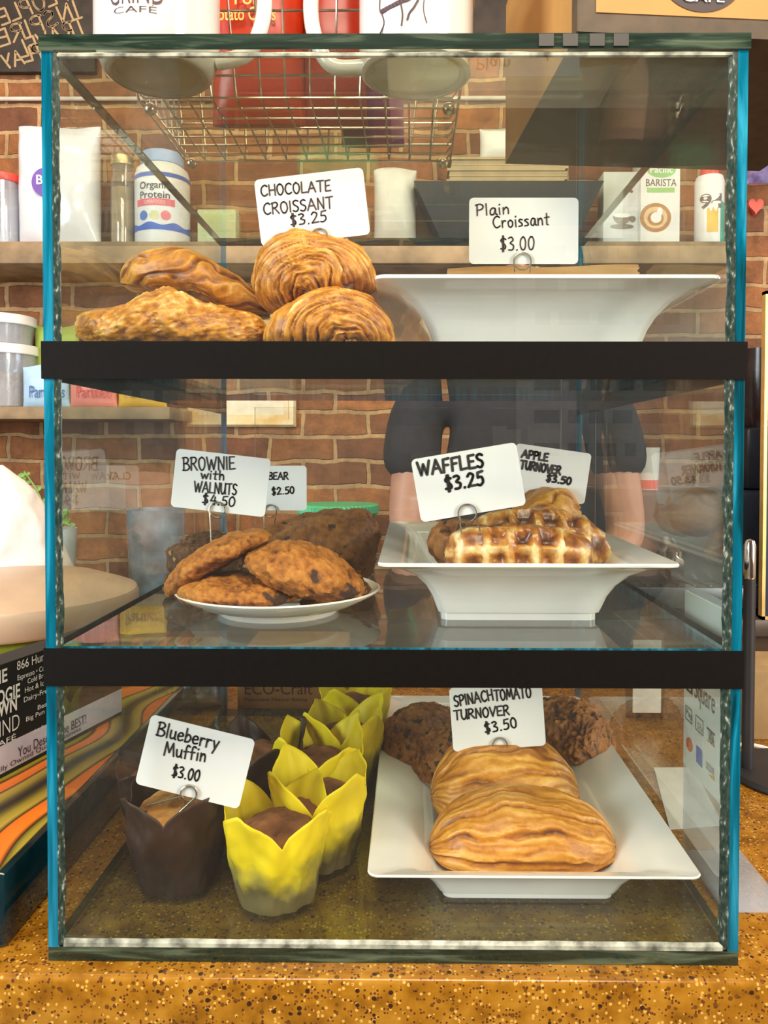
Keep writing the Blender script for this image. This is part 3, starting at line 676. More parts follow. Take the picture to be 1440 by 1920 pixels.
# spinach turnovers on the long platter (built in the place, then laid in it)
def turnover(loc, L, ry, h, disp, mat, label, rz=0.0, tilt=0.0, bow=.2, cat='turnover', name='spinach_turnover', flat=.06):
    rows = []; cr = []; nu, nv = 170, 200
    Mx = Matrix.Translation(loc) @ Matrix.Rotation(rz, 4, 'Z') @ Matrix.Rotation(tilt, 4, 'X')
    for i in range(nu):
        u = (1 - math.cos(PI*(i + .5)/nu))/2; x = (u - .5)*L; e = max(.02, 1 - abs(2*u - 1)**2.5)**.5; row = []
        for j in range(nv):
            a = 2*PI*j/nv; c_, s_ = math.cos(a), math.sin(a)
            z = h*e*s_ if s_ > 0 else h*flat*e*s_
            P = Vector((x, ry*e*c_ - bow*L*(2*u - 1)**2*.5 + bow*L*.25, z)); n = Vector((0, c_*h, s_*ry)).normalized()
            d, k = disp(P*1.0 + Vector(loc), u, a, n); P = P + n*d*(1 if s_ > -.2 else .2)
            P = Mx @ P; P.z = max(P.z, FL + .0365*.2 + .0012); row.append(P); cr.append(k)
        rows.append(row)
    bm = BM(); v = bm.grid(rows, close_v=True); bm.cap(v[0]); bm.cap(v[-1]); bm.crust = cr
    return props(obj(name, bm, mat), label, cat)
PF = FL + .0365*.20                                                  # floor of the long platter
cxp = at(988, 1600, Z=PF + .02).x
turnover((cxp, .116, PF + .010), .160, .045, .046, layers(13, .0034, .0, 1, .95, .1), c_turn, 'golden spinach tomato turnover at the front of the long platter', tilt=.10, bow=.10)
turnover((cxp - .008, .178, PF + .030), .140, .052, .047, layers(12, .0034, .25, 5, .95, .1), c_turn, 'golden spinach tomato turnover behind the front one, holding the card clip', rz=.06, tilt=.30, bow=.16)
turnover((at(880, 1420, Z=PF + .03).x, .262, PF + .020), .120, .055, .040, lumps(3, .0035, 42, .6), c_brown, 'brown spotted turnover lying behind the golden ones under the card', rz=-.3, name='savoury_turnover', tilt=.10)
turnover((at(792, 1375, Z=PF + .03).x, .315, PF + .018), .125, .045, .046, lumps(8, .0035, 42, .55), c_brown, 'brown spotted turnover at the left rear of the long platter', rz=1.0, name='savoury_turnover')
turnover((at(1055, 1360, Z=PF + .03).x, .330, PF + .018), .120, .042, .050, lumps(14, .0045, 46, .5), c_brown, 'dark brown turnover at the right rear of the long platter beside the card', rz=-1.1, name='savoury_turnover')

# muffins in tulip papers
def muffin(loc, label, paper, crumb, r0=.0300, r1=.0460, h=.092, dome=.060, rz=0.0, seed=0, group=None, ptip=.40, lean=(0, 0)):
    root = thing('muffin', label, 'muffin', loc, group); root.rotation_euler = (lean[0], lean[1], 0)
    L = Vector(loc)
    rows = []; nt_, nz_ = 96, 22
    for j in range(nz_ + 1):
        t = j/nz_; row = []
        for k in range(nt_):
            th = 2*PI*k/nt_; q = (th - rz)/(PI/2) + seed*.37; ci = math.floor(q); fr = q - ci
            pk = abs(2*fr - 1); near = (ci if fr < .5 else ci + 1) % 4; amp = 1 - ptip*(1 - pk**.75) - .16*pk*(.5 + noise.noise((near*1.7, seed*2.3, .5)))
            H = h*(amp + .02*noise.noise((math.cos(th)*2, math.sin(th)*2, seed)))
            z = H*t; e = z/h
            r = r0 + (r1 - r0)*min(1, e*1.05)**.9 + .010*max(0, e - .62)/.38*(pk - .35)
            crease = .0026*abs(math.sin(th*4 + seed + e))*e + .0012*math.sin(th*13 + seed)*e + .0042*noise.noise((math.cos(th)*2.4, math.sin(th)*2.4, z*38 + seed*3)) + .0016*noise.noise((math.cos(th)*7, math.sin(th)*7, z*90 + seed))
            flat = (1 - .10*max(0, e - .45)*abs(math.cos(2*(th - rz))))
            r = (r + crease)*flat
            row.append(L + Vector((r*math.cos(th), r*math.sin(th), z)))
        rows.append(row)
    bm = BM(); v = bm.grid(rows, close_v=True); bm.cap(v[0])
    w = obj('paper_wrapper', bm, paper, root); sm = w.modifiers.new('thick', 'SOLIDIFY'); sm.thickness = .0006; sm.offset = -1
    rows = []; cr = []
    for j in range(20):
        t = j/19
        if t < .4: rr, z = (r0 + (r1 - r0)*min(1, .50*t/.4) - .0035), .002 + (dome - .016)*t/.4
        else:
            s = (t - .4)/.6*PI/2; rr = (r0 + (r1 - r0)*.52 - .0035)*math.cos(s) + .0004; z = dome - .014 + .019*math.sin(s)
        row = []
        for k in range(48):
            th = 2*PI*k/48; P = Vector((rr*math.cos(th), rr*math.sin(th), z)); w_ = fbm(P + L*3 + Vector((seed, 0, 0)), 70, 4)
            row.append(L + P*(1 + (.05*w_ if t > .4 else 0))); cr.append(.5 + .5*w_)
        rows.append(row)
    bm = BM(); v = bm.grid(rows, close_v=True); bm.cap(v[-1]); bm.crust = cr; obj('cake', bm, crumb, root)
    return root
def spot(px, py, z=FL): p = at(px, py, Z=z); return (p.x, p.y)
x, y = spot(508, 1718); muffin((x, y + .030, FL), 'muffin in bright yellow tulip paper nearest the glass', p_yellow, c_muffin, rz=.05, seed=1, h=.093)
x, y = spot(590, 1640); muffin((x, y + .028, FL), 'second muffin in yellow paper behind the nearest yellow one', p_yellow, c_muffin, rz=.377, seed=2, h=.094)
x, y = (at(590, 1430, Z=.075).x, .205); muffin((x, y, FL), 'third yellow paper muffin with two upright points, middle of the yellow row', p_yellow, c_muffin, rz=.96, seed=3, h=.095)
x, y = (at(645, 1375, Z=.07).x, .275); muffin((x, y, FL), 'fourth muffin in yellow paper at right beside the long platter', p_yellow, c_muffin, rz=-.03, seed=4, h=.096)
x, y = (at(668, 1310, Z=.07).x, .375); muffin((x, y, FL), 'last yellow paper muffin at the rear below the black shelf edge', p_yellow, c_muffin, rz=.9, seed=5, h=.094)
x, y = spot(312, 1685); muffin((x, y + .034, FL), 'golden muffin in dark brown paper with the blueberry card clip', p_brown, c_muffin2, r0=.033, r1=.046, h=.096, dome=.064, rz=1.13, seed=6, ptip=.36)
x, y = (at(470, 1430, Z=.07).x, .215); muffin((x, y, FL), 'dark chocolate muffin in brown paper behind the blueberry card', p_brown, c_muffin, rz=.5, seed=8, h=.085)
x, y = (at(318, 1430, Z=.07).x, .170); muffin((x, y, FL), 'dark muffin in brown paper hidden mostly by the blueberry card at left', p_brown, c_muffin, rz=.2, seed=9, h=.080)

# ================================================================== price cards in wire clips
def card(what, TL, TR, BR, BL, Y, lines, ink, wd=.0017, label=None):
    a, c, d = at(*TL, Y=Y), at(*TR, Y=Y), at(*BL, Y=Y); ex = (c - a).normalized(); w = (c - a).length; h = (a - d).length
    ey = Vector((0, -1, 0)).cross(ex); ey = ey if ey.z > 0 else -ey
    ctr = (a + c + d + at(*BR, Y=Y))/4
    bm = BM(); bm.prism([ctr + ex*x + ey*y for x, y in rrect(w, h, .0042, 6)], (0, .0006, 0))
    o = props(obj('price_card', bm, m_card, smooth=False), label, 'price card')
    s = BM()
    for text, x0, y0, x1, y1, hp in lines:
        handline(s, text, at(x0, y0, Y=Y) - Vector((0, .0004, 0)), at(x1, y1, Y=Y) - Vector((0, .0004, 0)), px2m(hp, Y), wd, (0, -1, 0))
    lettering(s, ink, o); return o
def clip(label, ring_c, rr, legs, Y, yoff=-.0022):
    c = at(*ring_c, Y=Y) + Vector((0, yoff, 0)); r = px2m(rr, Y)
    ring = [c + Vector((r*math.cos(t), -.0008*math.sin(t*.5), r*math.sin(t))) for t in [PI*1.5 - 2*PI*k/28*1.0 + .0 for k in range(29)]]
    bm = BM(); l0, l1 = [Vector((at(*q, Y=Y).x, Y + yoff + dy, at(*q, Y=Y).z)) for q, dy in zip(legs, (.001, .001))]
    arc = [c + Vector((r*math.cos(t), 0, r*math.sin(t))) for t in [PI + .35 - (PI + .7)*k/20 for k in range(21)]]
    bm.tube([l0] + arc + [l1], .00065, 6)
    bm.tube([c + Vector((r*math.cos(t), .0012, r*math.sin(t))) for t in [2*PI*k/24 for k in range(24)]], .00065, 6, closed=True)
    return props(obj('wire_card_clip', bm, m_steel), label, 'card clip')
card('choc', (473, 338), (677, 314), (694, 439), (497, 462), .076, [('CHOCOLATE', 490, 368, 620, 358, 20), ('CROISSANT', 495, 403, 625, 390, 21), ('$3.25', 545, 424, 613, 415, 20)], m_inkb, .0012,
     'white card reading Chocolate Croissant 3.25 above the top pile')
card('plain', (877, 371), (1082, 371), (1087, 494), (882, 495), .150, [('Plain', 893, 405, 955, 401, 21), ('Croissant', 925, 428, 1030, 421, 22), ('$3.00', 938, 470, 1002, 468, 24)], m_inkb, .0013,
     'white card reading Plain Croissant 3.00 above the empty platter')
card('brownie', (330, 842), (507, 862), (499, 966), (319, 951), .175, [('BROWNIE', 343, 882, 440, 880, 24), ('with', 377, 897, 420, 900, 17), ('WALNUTS', 364, 922, 443, 928, 20), ('$4.50', 379, 944, 440, 950, 18)], m_ink, .0014,
     'white card reading Brownie with Walnuts 4.50 above the cookies')
card('bear', (425, 873), (575, 873), (575, 957), (425, 957), .310, [('BEAR', 503, 899, 540, 899, 13), ('CLAW', 440, 899, 490, 899, 13), ('$2.50', 510, 928, 552, 925, 13)], m_ink, .0016,
     'greyish card reading Bear Claw 2.50 half hidden by the brownie card')
card('waffles', (771, 862), (968, 829), (986, 946), (789, 980), .095, [('WAFFLES', 785, 892, 907, 875, 25), ('$3.25', 836, 920, 908, 908, 25)], m_ink, .0023,
     'white card reading Waffles 3.25 tilted above the waffles')
card('apple', (970, 831), (1111, 851), (1092, 946), (955, 926), .290, [('APPLE', 978, 857, 1026, 865, 14), ('TURNOVER', 975, 878, 1050, 890, 15), ('$3.50', 1024, 902, 1070, 909, 13)], m_ink, .0024,
     'white card reading Apple Turnover 3.50 behind the waffles card')
card('blueberry', (283, 1339), (478, 1387), (450, 1518), (252, 1469), .060, [('Blueberry', 293, 1378, 408, 1405, 26), ('Muffin', 307, 1415, 385, 1428, 25), ('$3.00', 322, 1455, 373, 1465, 21)], m_ink, .0014,
     'cream card reading Blueberry Muffin 3.00 in the bottom tier')
card('spinach', (839, 1294), (1013, 1282), (1028, 1387), (851, 1413), .170, [('SPINACH', 853, 1325, 925, 1312, 20), ('TOMATO', 928, 1314, 996, 1307, 20), ('TURNOVER', 852, 1350, 955, 1340, 18), ('$3.50', 910, 1375, 970, 1363, 19)], m_ink, .0016,
     'white card reading Spinach Tomato Turnover 3.50 in the bottom tier')
clip('wire clip holding the chocolate croissant card', (600, 442), 14, ((589, 470), (616, 470)), .076)
clip('wire clip holding the plain croissant card', (979, 491), 16, ((965, 512), (993, 512)), .150)
clip('wire clip holding the brownie card', (408, 956), 15, ((397, 1020), (427, 1005)), .175)
clip('wire clip holding the bear claw card', (507, 958), 12, ((496, 990), (514, 985)), .310)
clip('wire clip holding the waffles card', (876, 962), 17, ((866, 1003), (900, 996)), .095)
clip('wire clip holding the blueberry muffin card', (355, 1486), 15, ((277, 1509), (338, 1521)), .060)
clip('wire clip holding the spinach turnover card', (937, 1396), 14, ((926, 1412), (954, 1412)), .170)

# ================================================================== on top of the case
def mug(label, cx, cy, R, base, z, h, hdir, handle):
    root = thing('coffee_mug', label, 'mug', (cx, cy, z))
    bm = BM(); bm.lathe([(base - .006, .003), (base - .004, 0), (base, 0), (base + .003, .002), (R - .003, .010), (R, .018), (R, h - .002), (R - .002, h), (R - .005, h - .002), (R - .005, .02), (R - .012, .009), (.0, .008)], (cx, cy), 64, z)
    obj('cup_body', bm, M('white_mug_glaze', (0.72, 0.68, 0.62), 0.1, var=.03, coat=.6), root)
    bm = BM(); bm.tube(catmull([Vector((cx + hdir*(R - .003 + a), cy + .004, z + b)) for a, b in handle], 8), .0062, 12)
    obj('handle', bm, MATS['white_mug_glaze'], root); return root
c = at(294, 140, Z=HT); R1 = .0475
m1 = mug('white mug with a printed shop mark standing at left on the case', c.x, .060, R1, .038, HT, .115, 1, [(0, .092), (.022, .094), (.037, .075), (.037, .045), (.025, .020), (0, .013)])
s = BM(); yb = .060 - R1
printed(s, 'GRIND', oncyl((c.x, .060), R1, at(213, 18, Y=.02)), w=px2m(104, .02), h=.022, bold=-.01)
printed(s, 'CAFÉ', oncyl((c.x, .060), R1, at(222, 34, Y=.02)), w=px2m(82, .02), h=px2m(12, .02), bold=-.01)
lettering(s, m_inkb, m1)
c2 = at(780, 140, Z=HT); R2 = .0445
m2 = mug('cream mug with a dog drawing standing at the middle of the case top', c2.x, .062, R2, .040, HT, .115, -1, [(0, .095), (.026, .096), (.040, .075), (.040, .040), (.026, .012), (0, .010)])
s = BM(); cyl = oncyl((c2.x, .062), R2, (0, 0, 0))
def on2(px, py):
    p = at(px, py, Y=.02); a = math.asin(max(-.99, min(.99, (p.x - c2.x)/R2))); return Vector((c2.x + (R2 + .0004)*math.sin(a), .062 - (R2 + .0004)*math.cos(a), p.z))
for pts, w in (([(713, -20), (712, 8), (718, 18), (740, 10), (768, 4), (778, -10)], .0009), ([(716, 18), (720, 40), (708, 62)], .0012), ([(752, 10), (755, 30), (753, 50)], .0012), ([(716, 14), (742, 8), (770, -2)], .0034), ([(796, -5), (794, 22), (800, 46)], .0007), ([(764, 40), (768, 28), (776, 18), (784, 4)], .0016)):
    ribbon(s, [on2(v.x, v.y) for v in catmull([(a, b_, 0) for a, b_ in pts], 5)], w, (0, -1, 0))
lettering(s, m_inkb, m2, 'drawing')

# wire basket with snack bags
bx0, bx1, by0, by1, bz = at(262, 190, Z=HT + .012).x, at(860, 186, Z=HT + .012).x, .123, .268, HT + .012
root = thing('wire_basket', 'steel wire basket of snack bags on top of the case behind the mugs', 'basket', ((bx0 + bx1)/2, (by0 + by1)/2, HT))
def bq(u, v, h):                                                   # point on the basket: u,v in 0..1 over the floor, h height share, walls lean out
    g = .022*h; x = bx0 - g + (bx1 - bx0 + 2*g)*u; y = by0 - g + (by1 - by0 + 2*g)*v; return Vector((x, y, bz + .15*h))
bm = BM(); nx, ny, nh = 13, 7, 6
for i in range(nx + 1): bm.tube([bq(i/nx, 0, 1), bq(i/nx, 0, .06), bq(i/nx, .03, 0), bq(i/nx, .97, 0), bq(i/nx, 1, .06), bq(i/nx, 1, 1)], .0011, 6)
for j in range(ny + 1): bm.tube([bq(0, j/ny, 1), bq(0, j/ny, .06), bq(.02, j/ny, 0), bq(.98, j/ny, 0), bq(1, j/ny, .06), bq(1, j/ny, 1)], .0011, 6)
for h in (.12, .28, .46, .64, .82): bm.tube([bq(0, 0, h), bq(1, 0, h), bq(1, 1, h), bq(0, 1, h)], .0011, 6, closed=True)
obj('wire_mesh', bm, m_steel, root)
bm = BM(); bm.tube([bq(0, 0, 1), bq(1, 0, 1), bq(1, 1, 1), bq(0, 1, 1)], .0024, 8, closed=True); obj('rim', bm, m_steel, root)
for u, v in ((.03, .06), (.97, .06), (.03, .94), (.97, .94)):
    p = bq(u, v, 0); bm = BM(); bmesh.ops.create_uvsphere(bm.bm, u_segments=16, v_segments=10, radius=.0056, matrix=Matrix.Translation((p.x, p.y, HT + .0062))); obj('foot', bm, m_steel, root)
def pouch(name, x0, x1, yt, yb, Y, ry, mat, label, cat, seed=0, lean=0.0, group=None, zmin=None):
    """pillow bag with crimped top and bottom, creased by noise"""
    n = 28; rows = []; A, B_ = at(x0, yb, Y=Y), at(x1, yt, Y=Y); w, h = B_.x - A.x, B_.z - A.z; z0 = A.z if zmin is None else zmin; h = B_.z - z0
    for j in range(n + 1):
        t = j/n; fat = max(.04, 1 - abs(2*t - 1)**2.4)**.6; row = []
        for k in range(48):
            a = 2*PI*k/48; c_, s_ = math.cos(a), math.sin(a)
            P = Vector((A.x + w/2 + w/2*(1 - .05*fat)*math.copysign(abs(c_)**.7, c_) + lean*t*w, Y + ry*fat*math.copysign(abs(s_)**.9, s_), z0 + h*t + .004*math.sin(c_*3 + seed)*(t > .9)))
            wv = fbm(P + Vector((seed, 0, 0)), 16, 4)
            row.append(P + Vector((0.1*c_, s_, 0))*(.10*ry*wv))
        rows.append(row)
    bm = BM(); v = bm.grid(rows, close_v=True); bm.cap(v[0]); bm.cap(v[-1])
    return props(obj(name, bm, mat), label, cat, group)
m_red = M('red_foil_bag', (0.62, 0.045, 0.01), 0.3, var=.2, scale=8)
g1 = pouch('snack_bag', 398, 575, -140, 175, .185, .030, m_red, 'red snack bag with yellow print standing in the wire basket', 'snack bag', 3, zmin=bz + .002)
s = BM(); P = lambda x, y: at(x, y, Y=.152)
printed(s, 'Potato Chips', onplane(P(398, 38), P(520, 38), (0, -1, 0)), w=px2m(118, .152), h=px2m(25, .152), bold=.01)
printed(s, 'For', onplane(P(440, 8), P(470, 8), (0, -1, 0)), h=px2m(24, .152), bold=.01)
lettering(s, M('yellow_print', (0.85, 0.62, 0.12), .5), g1)
pouch('snack_bag', 570, 690, -120, 175, .190, .030, M('orange_red_foil_bag', (0.50, 0.03, 0.008), .35, var=.3, scale=10), 'plain orange red snack bag in the wire basket beside the printed one', 'snack bag', 9, zmin=bz + .002)
pouch('snack_bag', 640, 760, -90, 175, .235, .022, M('purple_foil_bag', (0.22, 0.02, 0.16), .35, var=.4, scale=14), 'purple snack bag at the back of the wire basket by the cream mug', 'snack bag', 12, zmin=bz + .002)

# cardboard box
fl, bl = at(1083, 60, Z=HT), at(955, 308, Z=HT); fl = Vector((fl.x, max(fl.y, -.004), HT))
ax = (at(1440, 75, Z=HT) - at(1083, 60, Z=HT)); ax.z = 0; ax.normalize(); ay = Vector((-ax.y, ax.x, 0)); dep = (bl - fl).dot(ay); wid = .27; hb = .16
root = thing('cardboard_box', 'cardboard box with dark border and orange label standing at right on the case', 'box', fl)
def bp_(a, d, h): return fl + ax*a + ay*d + Vector((0, 0, h + .0004))
m_box = M('tan_corrugated_board', (0.50, 0.25, 0.06), .7, var=.2, scale=9); m_bdark = M('dark_printed_board', (0.085, 0.055, 0.028), .6, var=.25, scale=60)
bm = BM(); bm.prism([bp_(0, 0, 0), bp_(wid, 0, 0), bp_(wid, dep, 0), bp_(0, dep, 0)], (0, 0, hb)); bmesh.ops.recalc_face_normals(bm.bm, faces=bm.bm.faces); bm.bm.normal_update()
for f in bm.bm.faces: f.material_index = 1 if (f.normal.dot(ay) < -.5 or abs(f.normal.z) > .5) else 0
obj('carton', bm, [m_box, m_bdark], root, smooth=False)
bm = BM(); bm.prism([bp_(.0, -.0004, 0), bp_(.0, -.0004, hb), bp_(.0, .013, hb), bp_(.0, .013, 0)], -ax*.0004); obj('edge_strip', bm, m_bdark, root, smooth=False)
sh = px2m(1, 0)
bm = BM(); q0, q1 = 34*sh, 34*sh; bm.prism([bp_(q0, -.0002, .0135), bp_(wid - .014, -.0002, .0135), bp_(wid - .014, -.0002, hb - .014), bp_(q0, -.0002, hb - .014)], -ay*.0005)
lab = obj('label_panel', bm, M('orange_label', (0.52, 0.22, 0.055), .6, var=.06), root, smooth=False)
ec = bp_(.089, -.0009, .041)
bm = BM(); bm.prism([ec + ax*(.030*math.cos(2*PI*k/48)) + Vector((0, 0, .0245*math.sin(2*PI*k/48))) for k in range(48)], -ay*.0004); obj('printed_oval', bm, M('oval_print', (0.05, 0.035, .03), .6), lab, smooth=False)
s = BM(); printed(s, 'CAFÉ', onplane(ec - ax*.014 + Vector((0, 0, -.018)) - ay*.001, ec + ax, -ay), w=.030, h=.006, bold=.01); lettering(s, m_card, lab)

# ================================================================== shelves on the brick wall
s1t = at(0, 452, Y=1.40).z; s1b = at(0, 494, Y=1.40).z
bm = BM(); bm.box(-1.9, at(1376, 470, Y=1.40).x, 1.40, WY, s1b, s1t, bev=.004); upshelf = props(obj('wall_shelf', bm, m_wood), 'long rough wooden shelf of groceries high on the brick wall', 'shelf')
s2t = at(0, 762, Y=1.40).z; s2b = at(0, 786, Y=1.40).z
bm = BM(); bm.box(-1.9, at(318, 775, Y=1.40).x, 1.40, WY, s2b, s2t, bev=.003); props(obj('wall_shelf', bm, m_wood), 'short lower wooden shelf of bags and tubs at the left of the brick wall', 'shelf')
def cylspan(x0, x1, Y): a, c = at(x0, 700, Y=Y), at(x1, 700, Y=Y); return (a.x + c.x)/2, (c.x - a.x)/2
def hpx(y, Y): return at(720, y, Y=Y).z
ZS = s1t + .0003
# tub with red lid
cx, r = cylspan(-22, 40, 1.5)
root = thing('food_tub', 'clear tub with a red lid at the left end of the upper shelf', 'tub', (cx, 1.5, ZS)); zt = hpx(330, 1.5)
bm = BM(); bm.lathe([(r*.86, 0), (r*.9, .004), (r*.94, zt - ZS - .02), (r*.9, zt - ZS - .02), (r*.85, .006), (0, .006)], (cx, 1.5), 40, ZS); obj('container', bm, g_plastic, root)
bm = BM(); bm.lathe([(r, -.02), (r*1.03, -.016), (r*1.03, -.002), (r*.98, 0), (r*.8, .0)], (cx, 1.5), 40, zt); obj('lid', bm, M('red_plastic', (0.75, 0.06, 0.04), .35), root)
# white flour bag
g = pouch('flour_bag', 36, 190, 240, 452, 1.50, .055, M('white_film_bag', (0.78, 0.77, 0.80), .25, var=.08, scale=12, bump=.3, coat=.3), 'big white plastic flour bag with a purple round mark on the upper shelf', 'bag', 4, zmin=ZS)
yf = 1.50 - .060; ctr = at(84, 341, Y=yf)
bm = BM(); rr = px2m(25, yf); bm.prism([ctr + Vector((rr*math.cos(2*PI*k/40), 0, rr*1.05*math.sin(2*PI*k/40))) for k in range(40)], (0, .02, 0)); rd = obj('round_mark', bm, M('purple_print', (0.16, 0.07, 0.38), .5), g, smooth=False)
s = BM(); printed(s, 'BO', onplane(at(68, 345, Y=yf - .001), at(100, 345, Y=yf - .001), (0, -1, 0)), h=px2m(17, yf), bold=.02); lettering(s, m_white, rd)
# jar
cx, r = cylspan(210, 254, 1.5); zt = hpx(300, 1.5); H = zt - ZS
root = thing('glass_jar', 'slim glass jar of tan powder between the white bag and the white bottle', 'jar', (cx, 1.5, ZS))
bm = BM(); bm.lathe([(r*.9, 0), (r, .01), (r, H*.72), (r*.85, H*.82), (r*.9, H), (r*.8, H), (r*.75, H*.82), (r*.92, H*.70), (r*.92, .012), (0, .012)], (cx, 1.5), 40, ZS); obj('jar_body', bm, g_jar, root)
bm = BM(); bm.lathe([(r*.9, .0125), (r*.9, H*.68), (0, H*.69)], (cx, 1.5), 40, ZS); obj('powder', bm, M('tan_powder', (0.45, 0.30, 0.15), .9, var=.2), root)
bm = BM(); bm.lathe([(r*.96, H*.93), (r*.98, H*1.02), (r*.9, H*1.04), (0, H*1.04)], (cx, 1.5), 40, ZS); obj('lid', bm, M('brass_lid', (0.55, 0.42, 0.22), .35, metal=.8), root)
# supplement bottle
cx, r = cylspan(257, 356, 1.5); zt = hpx(291, 1.5); H = zt - ZS; zc = hpx(312, 1.5) - ZS
root = thing('supplement_bottle', 'wide white plastic bottle with blue band and grey lettering on the upper shelf', 'bottle', (cx, 1.5, ZS))
bm = BM(); bm.lathe([(r*.94, 0), (r, .006), (r, zc - .035), (r*.93, zc - .015), (r*.70, zc - .002), (r*.68, zc)], (cx, 1.5), 56, ZS); obj('bottle_body', bm, m_white, root)
bm = BM(); bm.lathe([(r*.76, zc - .002), (r*.78, zc), (r*.78, H - .003), (r*.72, H), (0, H)], (cx, 1.5), 56, ZS); obj('cap', bm, M('pale_blue_cap', (0.42, 0.52, 0.80), .35), root)
def band(z0, z1, mat, name, a0=-PI, a1=PI, parent=root, cx=cx, r=r, Y=1.5, n=48, lift=.0006, wav=0):
    bm = BM(); rows = [[Vector((cx + (r + lift)*math.sin(a0 + (a1 - a0)*k/n), Y - (r + lift)*math.cos(a0 + (a1 - a0)*k/n), z)) for z in (z0, z1 + wav*math.sin(k*.9))] for k in range(n + 1)]
    bm.grid(rows); return obj(name, bm, mat, parent)
m_blue = M('blue_print', (0.06, 0.14, 0.55), .45)
band(hpx(334, 1.45), hpx(326, 1.45), m_blue, 'blue_band'); band(hpx(434, 1.45), hpx(422, 1.45), m_blue, 'blue_band', wav=.004)
band(hpx(389, 1.45), hpx(376, 1.45), M('pink_print', (0.80, 0.16, 0.20), .5), 'pink_band', -.75, .75)
for a, colr in ((-.42, (0.08, .2, .6)), (.0, (.72, .72, .4)), (.42, (.8, .2, .22))):
    zz = hpx(407, 1.45); bm = BM(); k_ = px2m(9, 1.45); P0 = oncyl((cx, 1.5), r, (cx, 1.5 - r, zz), .0008)
    bm.bm.faces.new([bm.bm.verts.new(P0(a*r + k_*math.cos(2*PI*k/24), k_*math.sin(2*PI*k/24))) for k in range(24)]); bm.tag_keep = True; obj('printed_dot', bm, M('dot_%d' % int(a*100), colr, .5), root, smooth=False)
s = BM(); yy = 1.5 - r
printed(s, 'Organic', lambda x, y: oncyl((cx, 1.5), r, (cx, yy, hpx(357, 1.45)), .0009)(x - .041, y), w=.082, h=px2m(13, 1.45), bold=.012)
printed(s, 'Protein', lambda x, y: oncyl((cx, 1.5), r, (cx, yy, hpx(375, 1.45)), .0009)(x - .040, y), w=.080, h=px2m(13, 1.45), bold=.012)
printed(s, 'SUPERFOODS', lambda x, y: oncyl((cx, 1.5), r, (cx, yy, hpx(386, 1.45)), .0012)(x - .028, y), w=.056, h=px2m(7, 1.45), mi=1)
lettering(s, [M('grey_print', (0.12, 0.10, 0.10), .6), M('pale_print', (0.9, 0.75, .72), .6)], root)

def carton(name, x0, x1, yt, Y, label, cat, mat, zb=ZS, dp=.06, group=None):
    a, c = at(x0, 400, Y=Y), at(x1, 400, Y=Y); bm = BM(); bm.box(a.x, c.x, Y, Y + dp, zb, hpx(yt, Y), bev=.002); return props(obj(name, bm, mat), label, cat, group)
m_pale = M('pale_carton', (0.76, 0.77, 0.76), .5, var=.04)
carton('tea_carton', 370, 442, 392, 1.50, 'small pale green and white carton beside the white bottle on the upper shelf', 'carton', M('pale_green_carton', (0.62, 0.68, 0.50), .6, color2=(.4, .5, .22), scale=8))
pouch('paper_bag', 700, 782, 318, 452, 1.49, .05, m_white, 'crumpled white bag on the upper shelf behind the steel basket', 'bag', 21, zmin=ZS)
pouch('paper_bag', 755, 850, 338, 452, 1.577, .028, m_kraft, 'brown kraft bag on the upper shelf beside the white crumpled bag', 'bag', 22, zmin=ZS)
# dark tapering bin, with papers on it
a, c = at(776, 345, Y=1.44), at(1128, 345, Y=1.44); zt = hpx(346, 1.44)
rows = [[Vector(((a.x + c.x)/2 + sx*((c.x - a.x)/2 - .075*(1 - t)), 1.475 + sy*(.062 - .02*(1 - t)), ZS + (zt - ZS)*t)) for sx, sy in ((-1, -1), (1, -1), (1, 1), (-1, 1))] for t in (0, .05, .93, .94, 1.0)]
bm = BM(); v = bm.grid(rows, close_v=True); bm.cap(v[0]); bm.cap(v[-1]); props(obj('storage_bin', bm, m_dark), 'dark tapering plastic bin on the upper shelf behind the plain croissant card', 'bin')
zt += .0003; a, c = at(842, 330, Y=1.45), at(1060, 330, Y=1.45)
bm = BM()
for k in range(9):
    j = random.uniform(-.008, .008); bm.box(a.x + j, c.x + j, 1.425 + j*.5, 1.53, zt + k*.0072, zt + k*.0072 + .0064)
props(obj('paper_stack', bm, M('tan_filter_paper', (0.48, 0.37, 0.22), .8, var=.15), smooth=False), 'stack of tan paper trays lying on the dark bin', 'paper stack')
pouch('napkin_bag', 898, 990, 243, 300, 1.48, .03, m_white, 'small white bag lying on top of the paper stack', 'bag', 31, zmin=zt + .0655)
# milk cartons and can
k1 = carton('milk_carton', 1131, 1202, 322, 1.47, 'grey milk carton with a coffee cup picture on the upper shelf', 'carton', M('grey_carton', (0.60, 0.63, 0.64), .5, var=.05))
k2 = carton('milk_carton', 1201, 1275, 298, 1.46, 'white barista milk carton with a latte art picture on the upper shelf', 'carton', m_pale)
def disc(bm, px, py, rx, ry, Y, lift, mi=0, a0=0, a1=2*PI, n=36):
    c = at(px, py, Y=Y) - Vector((0, lift, 0)); X, Z_ = px2m(rx, Y), px2m(ry, Y)
    f = bm.bm.faces.new([bm.bm.verts.new(c + Vector((X*math.cos(a0 + (a1 - a0)*k/n), 0, Z_*math.sin(a0 + (a1 - a0)*k/n)))) for k in range(n)]); f.material_index = mi
m_grey = M('grey_print', (0.12, .10, .10)); m_cof = M('coffee_brown', (0.42, 0.20, 0.07), .5); m_crema = M('crema', (0.75, 0.52, 0.30), .5); m_green = M('green_print', (0.28, 0.55, 0.20), .5)
bm = BM(); Y_ = 1.46
disc(bm, 1240, 318, 27, 15, Y_, .0004, 0); obj_m = [m_green, m_cof, m_crema, m_white, m_grey]
